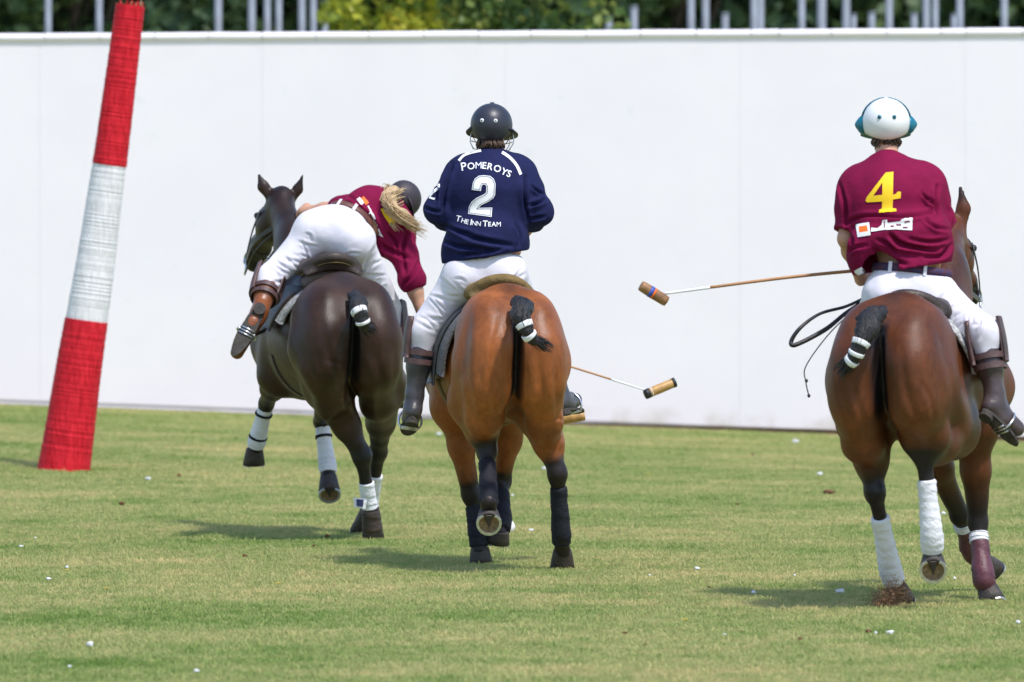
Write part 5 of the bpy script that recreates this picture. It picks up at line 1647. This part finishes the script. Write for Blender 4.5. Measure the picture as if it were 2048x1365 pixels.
cx_ = np.array([913, 932, 941, 959, 970, 1004.0]); cy_ = np.array([443, 449, 451, 453.2, 454, 454.2])
def pl2(s):
    x = 910.5 + s; y = float(np.interp(x, cx_, cy_)); return (x, y), math.atan2(float(np.interp(x + 4, cx_, cy_)) - float(np.interp(x - 4, cx_, cy_)), 8)
V, T, ln = lettering('t', 'THE INN TEAM', {0, 4, 8}, 12.8, 10, pl2, None, None, None, None, bold=.012, gap=.011)
print('INN run', ln)
k2_ = 92.0 / ln
V, T, ln = lettering('t', 'THE INN TEAM', {0, 4, 8}, 12.8 * k2_, 10 * k2_, pl2, None, None, None, None, bold=.012, gap=.011)
prt('lettering', (V, T), to3m, bvh_m, dirm, M_printwhite, shirt_m)
two = [(558, 648), (566, 600), (580, 570), (605, 552), (640, 547), (685, 553), (708, 572), (720, 605), (718, 680), (705, 705), (670, 730), (620, 755), (607, 772), (698, 770), (693, 836), (533, 815),
       (540, 762), (556, 730), (590, 702), (640, 678), (655, 665), (658, 625), (650, 612), (632, 612), (624, 625), (620, 655)]
num = prt('number', poly(two), to3m, bvh_m, dirm, M_printwhite, shirt_m, conv=zM)
def inset(pts, w):
    p = np.array(pts, float); n = len(p); out = []
    ar = sum(p[i][0] * p[(i + 1) % n][1] - p[(i + 1) % n][0] * p[i][1] for i in range(n))
    sg = 1 if ar > 0 else -1
    for i in range(n):
        d0 = unit(p[i] - p[i - 1]); d1 = unit(p[(i + 1) % n] - p[i])
        n0 = A(-d0[1], d0[0]); n1 = A(-d1[1], d1[0]); m = unit(n0 + n1)
        out.append(tuple(p[i] + sg * m * w / max(.5, float(m @ n0))))
    return out
ins = inset(two, 8)
prt('number_outline', stroke(ins + [ins[0], ins[1]], 3.2), to3m, bvh_m, dirm, M_printnavy, shirt_m, off=.0060, conv=zM)
for pth, w in (([(468, 447), (500, 412), (550, 392), (622, 376)], 17), ([(765, 388), (800, 410), (835, 440), (870, 485), (895, 542)], 20)):
    prt('piping', stroke([tuple(p) for p in resample([A(*q) for q in pth], 16)], w), to3m, bvh_m, dirm, M_printwhite, shirt_m, conv=zM)
prt('sleeve_number', stroke([tuple(p) for p in resample([A(*q) for q in [(282, 630), (296, 602), (322, 600), (322, 632), (296, 658), (266, 690)]], 18)], 17), to3m, bvh_m, dirm, M_printwhite, shirt_m, conv=zM)
prt('sleeve_number', stroke([(262, 700), (300, 712)], 14), to3m, bvh_m, dirm, M_printwhite, shirt_m, conv=zM)
for S, s_ in (('L', -1), ('R', 1)): stirrup(sadM, *foot_axes(JM, S), HM.w(s_ * .32, .98, 1.16))

# ---- right rider, maroon number 4
JR = JD({'pel': P(1812, 582, 36.72), 'hipL': P(1772, 596, 36.72), 'hipR': P(1862, 592, 36.75), 'knL': P(1722, 690, 37.02), 'knR': P(1970, 668, 36.48),
      'anL': P(1716, 835, 37.0), 'anR': P(1994, 812, 36.42), 'toeL': P(1712, 858, 37.2), 'toeR': P(2036, 856, 36.46),
      'chest': P(1790, 420, 36.84), 'neck': P(1774, 330, 36.92), 'head': P(1772, 258, 36.99), 'shL': P(1708, 382, 36.9), 'shR': P(1856, 376, 36.9),
      'elL': P(1694, 478, 36.84), 'elR': P(1884, 458, 36.92), 'wrL': P(1722, 560, 37.1), 'wrR': P(1868, 532, 37.14)})
JR.update({'face': A(.02, 1, -.28), 'headup': A(0, .26, 1), 'belt': P(1812, 536, 36.76), 'beltn': A(.10, .1, 1)})
gripR_r = P(1846, 530, 37.20)
nk_r = P(1326, 588, 37.05); axr = unit(nk_r - gripR_r)
def hem_r(F):
    F.cut(P(1700, 553, 36.7), A(.14, 0, -.98))
    F.ell(P(1762, 550, 36.50), (.105, .26, .125), .02, op='sub')
zR = lambda x, y: (1560 + x / 3.1025, 180 + y / 3.1025)
SFR = fz(zR, [([(400, 835), (520, 790), (780, 790), (960, 762)], 7, .010), ([(975, 600), (955, 700), (985, 790)], 7, .014), ([(368, 580), (405, 700), (412, 840)], 6, .010), ([(680, 900), (760, 960), (960, 1000)], 8, .014), ([(580, 985), (680, 1050), (790, 1085)], 8, .012), ([(425, 1010), (470, 980), (540, 965)], 6, .008),
    ([(880, 640), (920, 690), (955, 740)], 5, .008), ([(1060, 700), (1085, 760), (1088, 830)], 6, .008), ([(800, 925), (930, 945), (1050, 930)], 6, .008), ([(900, 1040), (1000, 1030), (1060, 960)], 7, .010), ([(420, 880), (450, 940), (430, 1010)], 6, .008), ([(880, 790), (960, 850), (1050, 870)], 6, .007), ([(600, 930), (680, 960), (720, 1010)], 6, .007)])
rr_, shirt_r, bvh_r, RHr, brr = build_rider('person', 'rider in a maroon short-sleeved shirt with a large yellow 4, on the dark bay horse', JR, M_maroon, M_darkboot, 42,
    sl=(.86, .95), hem=hem_r, torso=(.230, .175), sfolds=SFR, belt=M_beltwoven, gripL=(handR, A(0, .3, 1)), gripR=(gripR_r, axr), shirt_lo=.04,
    spread=[(P(1722, 515, 36.72), (.075, .12, .10)), (P(1868, 480, 36.76), (.085, .13, .12)), (P(1790, 470, 36.68), (.21, .12, .10))])
hc = P(1772, 245, 36.97)
hel = helmet(rr_, hc, RHr, (.117, .130, .118), M_helmwhite, M_teal, back_scale=1, vents=M_teal, ventm=M_black, tilt=.04, vent_el=-2, vent_az=18, guard=False, bz=.10, bt=.0, bmax=72)
for s2 in (-1, 1):
    F = Field(hc + RHr[0] * s2 * .118 - .09, hc + RHr[0] * s2 * .118 + .09, .005)
    F.ell(hc + RHr[0] * s2 * .112 + RHr[1] * .030 - RHr[2] * .004, (.032, .045, .046), .01, RHr)
    F.cone(hc + RHr[0] * s2 * .10 + RHr[1] * .03, hc + RHr[0] * s2 * .142 + RHr[1] * .030 - RHr[2] * .002, .020, .006, .03)
    V, Fc = F.mesh(); mesh_obj('side_guard', V, Fc, M_teal, hel)
# teal front half of the shell, a touch larger than the white one
s_, f_, u_ = RHr; vs = []; fc = []
for i in range(15):
    el = math.radians(-8 + 176 * i / 14)
    for k in range(10):
        a = math.radians(-2 + 60 * k / 9)
        d = s_ * math.cos(el) * math.cos(a) + f_ * math.sin(a) + u_ * math.sin(el) * math.cos(a)
        vs.append(hc + s_ * np.dot(d, s_) * .1265 + f_ * np.dot(d, f_) * .134 + u_ * np.dot(d, u_) * .1275)
for i in range(14):
    for k in range(9): fc.append([i * 10 + k, i * 10 + k + 1, (i + 1) * 10 + k + 1, (i + 1) * 10 + k])
tp = mesh_obj('front_panel', vs, fc, M_teal, hel)
md = tp.modifiers.new('thick', 'SOLIDIFY'); md.thickness = .003
hair_cap(rr_, P(1772, 252, 36.99), RHr, (.084, .094, .112), M_hairbrown, 2, length=.022)
mallet('polo mallet held out level from the number 4 rider, with a worn dark head', gripR_r, nk_r, P(1281, 571, 37.0), P(1334, 604, 37.02), A(0, 0, .012), M_tipb, badge=True)
zR = lambda x, y: (1560 + x / 3.1025, 180 + y / 3.1025)
to3r = lambda px, py: P(px, py, 36.1)
dirr = unit(P(1790, 430, 36.8) - CAMP)
four = [(655, 512), (703, 507), (700, 650), (718, 645), (730, 630), (750, 632), (748, 672), (700, 680), (698, 735), (720, 738), (722, 757), (613, 763), (615, 745), (632, 738), (633, 692), (540, 698), (530, 688), (535, 668)]
hole = [(634, 575), (578, 657), (634, 650)]
from mathutils.geometry import tessellate_polygon
def poly_h(o, h): return o + h, [tuple(t) for t in tessellate_polygon([[Vector((*p, 0)) for p in o], [Vector((*p, 0)) for p in h]])]
prt('number', poly_h(four, hole), to3r, bvh_r, dirr, M_printyellow, shirt_r, conv=zR)
prt('logo', poly_h([(468, 838), (552, 824), (561, 904), (480, 918)], [(487, 852), (490, 890), (545, 880), (539, 844)]), to3r, bvh_r, dirr, M_printwhite, shirt_r, conv=zR)
prt('logo', poly([(487, 852), (539, 844), (545, 880), (490, 890)]), to3r, bvh_r, dirr, M_printorange, shirt_r, conv=zR)
prt('logo', poly([(562, 884), (566, 858), (604, 862), (630, 842), (636, 810), (664, 806), (668, 826), (744, 816), (756, 802), (822, 796), (820, 874), (720, 868), (640, 872)]), to3r, bvh_r, dirr, M_printwhite, shirt_r, conv=zR)
for pth, w in (([(648, 812), (648, 858)], 6), ([(686, 850), (708, 848)], 8), ([(722, 840), (752, 842)], 9), ([(772, 820), (806, 816)], 9), ([(762, 856), (792, 856)], 7)):
    prt('logo_detail', stroke(pth, w), to3r, bvh_r, dirr, M_maroon, shirt_r, off=.0060, conv=zR)
prt('care_label', poly([(458, 1128), (500, 1102), (524, 1140), (482, 1168)]), to3r, bvh_r, dirr, M_printwhite, shirt_r, conv=zR)
for S, s_ in (('L', -1), ('R', 1)): stirrup(sadR, *foot_axes(JR, S), HR.w(s_ * .32, .98, 1.16))
# riding whip with its hand loop and lash
wh = empty('riding_whip', P(1700, 615, 37.05), 'black leather whip looped beside the dark bay horse, thin lash hanging', 'whip')
tube('loop', [P(1722, 600, 37.15), P(1690, 614, 37.05), P(1640, 628, 36.9), P(1602, 655, 36.8), P(1583, 682, 36.8), P(1592, 690, 36.8), P(1650, 660, 36.9), P(1690, 628, 37.0), P(1722, 606, 37.16)], [.008, .008, .011, .012, .009], M_blacklea, wh, n=60, seg=8)
tube('lash', [P(1705, 622, 37.05), P(1655, 672, 36.9), P(1612, 733, 36.85), P(1612, 765, 36.85), P(1618, 793, 36.85)], [.003], M_blacklea, wh, n=40, seg=6)
for q in ((1613, 762), (1618, 792)):
    p = P(*q, 36.85); tube('knot', [p - A(0, 0, .009), p, p + A(0, 0, .009)], [.004, .009, .004], M_blacklea, wh, seg=8)

# ---- left rider, bending down to the right
JL = JD({'pel': P(668, 462, 43.84), 'hipL': P(632, 468, 43.86), 'hipR': P(710, 488, 43.80), 'knL': P(540, 556, 43.72), 'knR': P(782, 630, 44.16),
      'anL': P(517, 632, 43.50), 'anR': P(790, 766, 44.0), 'toeL': P(474, 706, 43.42), 'toeR': P(800, 786, 44.16),
      'chest': P(738, 434, 44.10), 'neck': P(778, 424, 44.24), 'head': P(797, 408, 44.30), 'shL': P(736, 412, 44.26), 'shR': P(796, 460, 44.14),
      'elL': P(668, 420, 44.56), 'elR': P(824, 560, 44.04), 'wrL': P(606, 424, 44.66), 'wrR': P(846, 636, 44.02)})
JL.update({'sdL': A(-.20, -1, -.1), 'face': A(.25, .45, -.85), 'headup': A(.75, .50, .40), 'belt': P(692, 427, 43.96), 'beltn': A(.40, .70, .58)})
gripR_l = P(853, 660, 44.02)
hA, hB = P(1290, 790, 43.9), P(1350, 765, 43.95)
nk_l = mixp(hA, hB, .22)
axl = unit(nk_l - gripR_l)
def hem_l(F): F.cut(P(697, 420, 43.97), -A(.42, .70, .56), A(-2, 43, .5), P(764, 330, 44.4) + A(0, 1, .3))
zL = lambda x, y: (440 + x / 3.175, 330 + y / 3.175)
SFL = fz(zL, [([(990, 480), (1080, 540), (1200, 600)], 7, .010), ([(960, 460), (1010, 530), (1040, 600)], 6, .010), ([(1190, 420), (1160, 540), (1175, 690)], 7, .010), ([(1260, 620), (1220, 700), (1165, 770)], 6, .009), ([(880, 330), (960, 400), (1010, 440)], 6, .008), ([(1060, 420), (1120, 500), (1140, 600)], 6, .008), ([(800, 190), (860, 230), (900, 290)], 6, .007)])
rl_, shirt_l, bvh_l, RHl, brl = build_rider('person', 'rider with loose blonde hair in a maroon shirt, bending low beside the dark horse', JL, M_maroon, M_tanboot, 43,
    sl=(.9, 1.20), hem=hem_l, torso=(.168, .130), belt=M_beltbrown, spread=[(P(752, 470, 44.12), (.085, .08, .09)), (P(775, 490, 44.12), (.07, .07, .09))], sfolds=SFL, gripL=(handL, A(.2, 1, .2)), gripR=(gripR_l, axl), cheek=.125)
hcl = P(808, 398, 44.26)
helmet(rl_, hcl, RHl, (.100, .112, .104), M_helmbrown, M_helmbrown, guard=True)
zL = lambda x, y: (440 + x / 3.175, 330 + y / 3.175)
g = np.random.default_rng(5); hv = []; hf = []
def strand(pts, r):
    v, f = tube_geo(resample(pts, 9), [r, r, r * .25], 4)
    b = len(hv); hv.extend(v); hf.extend([[x + b for x in t] for t in f])
for i in range(420):
    t = g.uniform()
    x0, y0 = 1095 + g.normal(0, 26), 150 + 130 * t + g.normal(0, 8)
    x1, y1 = 1040 + 60 * t + g.normal(0, 14), 215 + 90 * t + g.normal(0, 9)
    q_ = g.normal(0, 1); x2, y2 = 1130 + 12 * q_ + g.normal(0, 14), 310 + 22 * q_ + g.normal(0, 6)
    x3, y3 = 1226 + 24 * q_ + g.normal(0, 24), 378 + 26 * q_ + g.normal(0, 14)
    yy = 43.96 + g.normal(0, .015)
    strand([P(*zL(x0, y0), 44.10), P(*zL(x1, y1), yy - .02), P(*zL(x2, y2), yy), P(*zL(x3, y3), yy + .03)], .0030)
for i in range(120):
    x0, y0 = 1100 + g.normal(0, 25), 150 + g.uniform(0, 120)
    strand([P(*zL(x0, y0), 44.16), P(*zL(x0 - 45 + g.normal(0, 15), y0 - 10 + g.normal(0, 12)), 44.10), P(*zL(x0 - 70 + g.normal(0, 24), y0 + 45 + g.normal(0, 25)), 44.06)], .0026)
for i in range(12):
    x0, y0 = 1060 + g.normal(0, 15), 290 + g.uniform(0, 20)
    strand([P(*zL(x0, y0), 44.05), P(*zL(x0 + 25, y0 + 60), 43.98), P(*zL(x0 + 75 + g.normal(0, 20), y0 + 120), 43.96)], .0022)
FH = Field(P(*zL(980, 440), 43.85), P(*zL(1300, 90), 44.5), .006)
FH.chain([P(*zL(1105, 170), 44.12), P(*zL(1062, 225), 44.04), P(*zL(1090, 295), 44.00), P(*zL(1155, 330), 44.00), P(*zL(1225, 375), 44.02)], [.034, .048, .042, .036, .014], .03)
FH.wobble(.004, 70, 3)
V, Fc = FH.mesh(); b0 = len(hv); hv = list(hv) + list(V); hf = list(hf) + [[int(q) + b0 for q in f] for f in Fc]
mesh_obj('hair', hv, hf, M_hairblond, rl_)
mallet('polo mallet swung low by the bending rider, head with black ends beyond the bay horse', gripR_l, nk_l, hA, hB, A(0, 0, .02), M_tipa, tip=M_black, shaftr=.0075)
to3l = lambda px, py: P(px, py, 43.4)
dirl = unit(P(750, 420, 44.1) - CAMP)
for pth, w, m_ in (([(876, 214), (905, 250)], 22, M_printwhite), ([(902, 209), (935, 250)], 26, M_printorange), ([(938, 262), (958, 300), (948, 312)], 9, M_printwhite), ([(962, 306), (985, 345)], 10, M_printwhite),
                   ([(978, 352), (1000, 392), (986, 400)], 9, M_printwhite), ([(1002, 400), (1028, 452), (1004, 440)], 10, M_printwhite), ([(1034, 276), (1062, 330), (1104, 384)], 34, M_printyellow), ([(1084, 330), (1156, 356)], 22, M_printyellow)):
    prt('logo' if m_ is not M_printyellow else 'number', stroke(pth, w), to3l, bvh_l, dirl, m_, shirt_l, conv=zL)
for S, s_ in (('L', -1), ('R', 1)): stirrup(sadL, *foot_axes(JL, S), HL.w(s_ * .32, .98, 1.16))

# ------------------------------------------------------------------ ball and bits on the turf
bc_ = G(1016, 1068) + A(0, 0, .040)
bm = bmesh.new(); bmesh.ops.create_icosphere(bm, subdivisions=4, radius=.042)
vs = [np.array(v.co) * (1 + .012 * math.sin(v.co.x * 160) * math.sin(v.co.y * 150 + 1) * math.sin(v.co.z * 170)) + bc_ for v in bm.verts]; fs = [[v.index for v in f.verts] for f in bm.faces]; bm.free()
tag(mesh_obj('polo_ball', vs, fs, M_ball), 'white polo ball on the grass by the bay horse front hooves', 'ball')

def lump(name, p, r, m, label, cat, group, flat=.6, seed=0):
    g = np.random.default_rng(seed); bm = bmesh.new(); bmesh.ops.create_icosphere(bm, subdivisions=2, radius=1)
    ph = g.uniform(0, 6, 3); vs = []
    for v in bm.verts:
        c = np.array(v.co); k = 1 + .22 * math.sin(3 * c[0] + ph[0]) + .18 * math.sin(4 * c[1] + ph[1]) + .15 * math.sin(5 * c[2] + ph[2])
        vs.append(p + c * k * r * A(1, .8, flat) + A(0, 0, r * flat * .7 + .014))
    fs = [[v.index for v in f.verts] for f in bm.faces]; bm.free()
    return tag(mesh_obj(name, vs, fs, m), label, cat, group)
whites = [(42, 1098, 6), (97, 1164, 8), (133, 1140, 6), (178, 1297, 11), (295, 962, 8), (138, 1340, 6), (393, 1350, 8), (1395, 1143, 8), (1508, 1192, 9), (1680, 1190, 11), (1780, 1273, 10), (1752, 1272, 5), (2037, 1252, 9),
          (1088, 941, 8), (1062, 1065, 6), (878, 872, 8), (1592, 887, 9), (1640, 952, 7), (1590, 1156, 5), (1888, 1032, 8), (70, 1080, 4), (1300, 1155, 4), (1025, 995, 5), (1450, 1275, 5), (1910, 1162, 5)]
for i, (px, py, w) in enumerate(whites):
    p = G(px, py + 2); lump('white_lump', p, w / 2 * 1.35 * p[1] / FPX, M_lump, 'small white lump lying loose in the short grass', 'lump', 'white lumps scattered on the turf', .6, i)
browns = [(243, 1012, 11), (358, 955, 9), (490, 1117, 9), (1660, 991, 18), (1475, 1012, 6), (1505, 912, 6), (1290, 1295, 6), (1738, 1270, 10), (1602, 1285, 9), (465, 1103, 4), (655, 1078, 11), (628, 1096, 6), (1250, 1272, 8), (1418, 1180, 6), (1880, 1080, 5)]
for i, (px, py, w) in enumerate(browns):
    p = G(px, py + 2); lump('soil_clod', p, w / 2 * 1.25 * p[1] / FPX, M_clod, 'brown clod of soil thrown up on the grass', 'soil clod', 'clods of soil on the turf', .5, 60 + i)
for i, (px, py) in enumerate([(1297, 957), (133, 1155), (212, 1192), (555, 1182), (1370, 1256)]):
    p = G(px, py)
    fl = empty('yellow_flower', p, 'tiny yellow flower in the grass', 'flower', 'yellow flowers in the turf')
    vs, fc = [], []
    for k in range(7):
        a = k * .9; b = len(vs); c = p + A(0, 0, .035); o = A(math.cos(a), math.sin(a), .25)
        t_ = A(-math.sin(a), math.cos(a), 0)
        vs += [c, c + o * .012 + t_ * .006, c + o * .022, c + o * .012 - t_ * .006]; fc.append([b, b + 1, b + 2, b + 3])
    mesh_obj('petals', vs, fc, M_yellow, fl, smooth=False)
    tube('stem', [p, p + A(.002, 0, .035)], [.0015], M_grass, fl, seg=5)
# soil flung up by the hind hoof of the dark bay horse
g = np.random.default_rng(9); vs, fc = [], []
for i in range(6500):
    a, b = g.normal(0, 1), g.normal(0, 1)
    px = 1774 + 17 * a - 5 * b; py = 1202 + 19 * b
    p = P(px, py, 36.45 + g.normal(0, .06))
    if p[2] < 0.005: p[2] = .006
    r = abs(g.normal(0, .0022)) + .0013
    R3 = g.normal(0, 1, (4, 3)); R3 /= np.linalg.norm(R3, axis=1)[:, None]
    k = len(vs); vs += [p + q * r for q in R3]; fc += [[k, k + 1, k + 2], [k, k + 2, k + 3], [k, k + 3, k + 1], [k + 1, k + 3, k + 2]]
tag(mesh_obj('flung_soil', vs, fc, M_dust, smooth=False), 'burst of crumbled brown soil kicked up by a hind hoof', 'soil', kind='stuff')
g2 = np.random.default_rng(19)
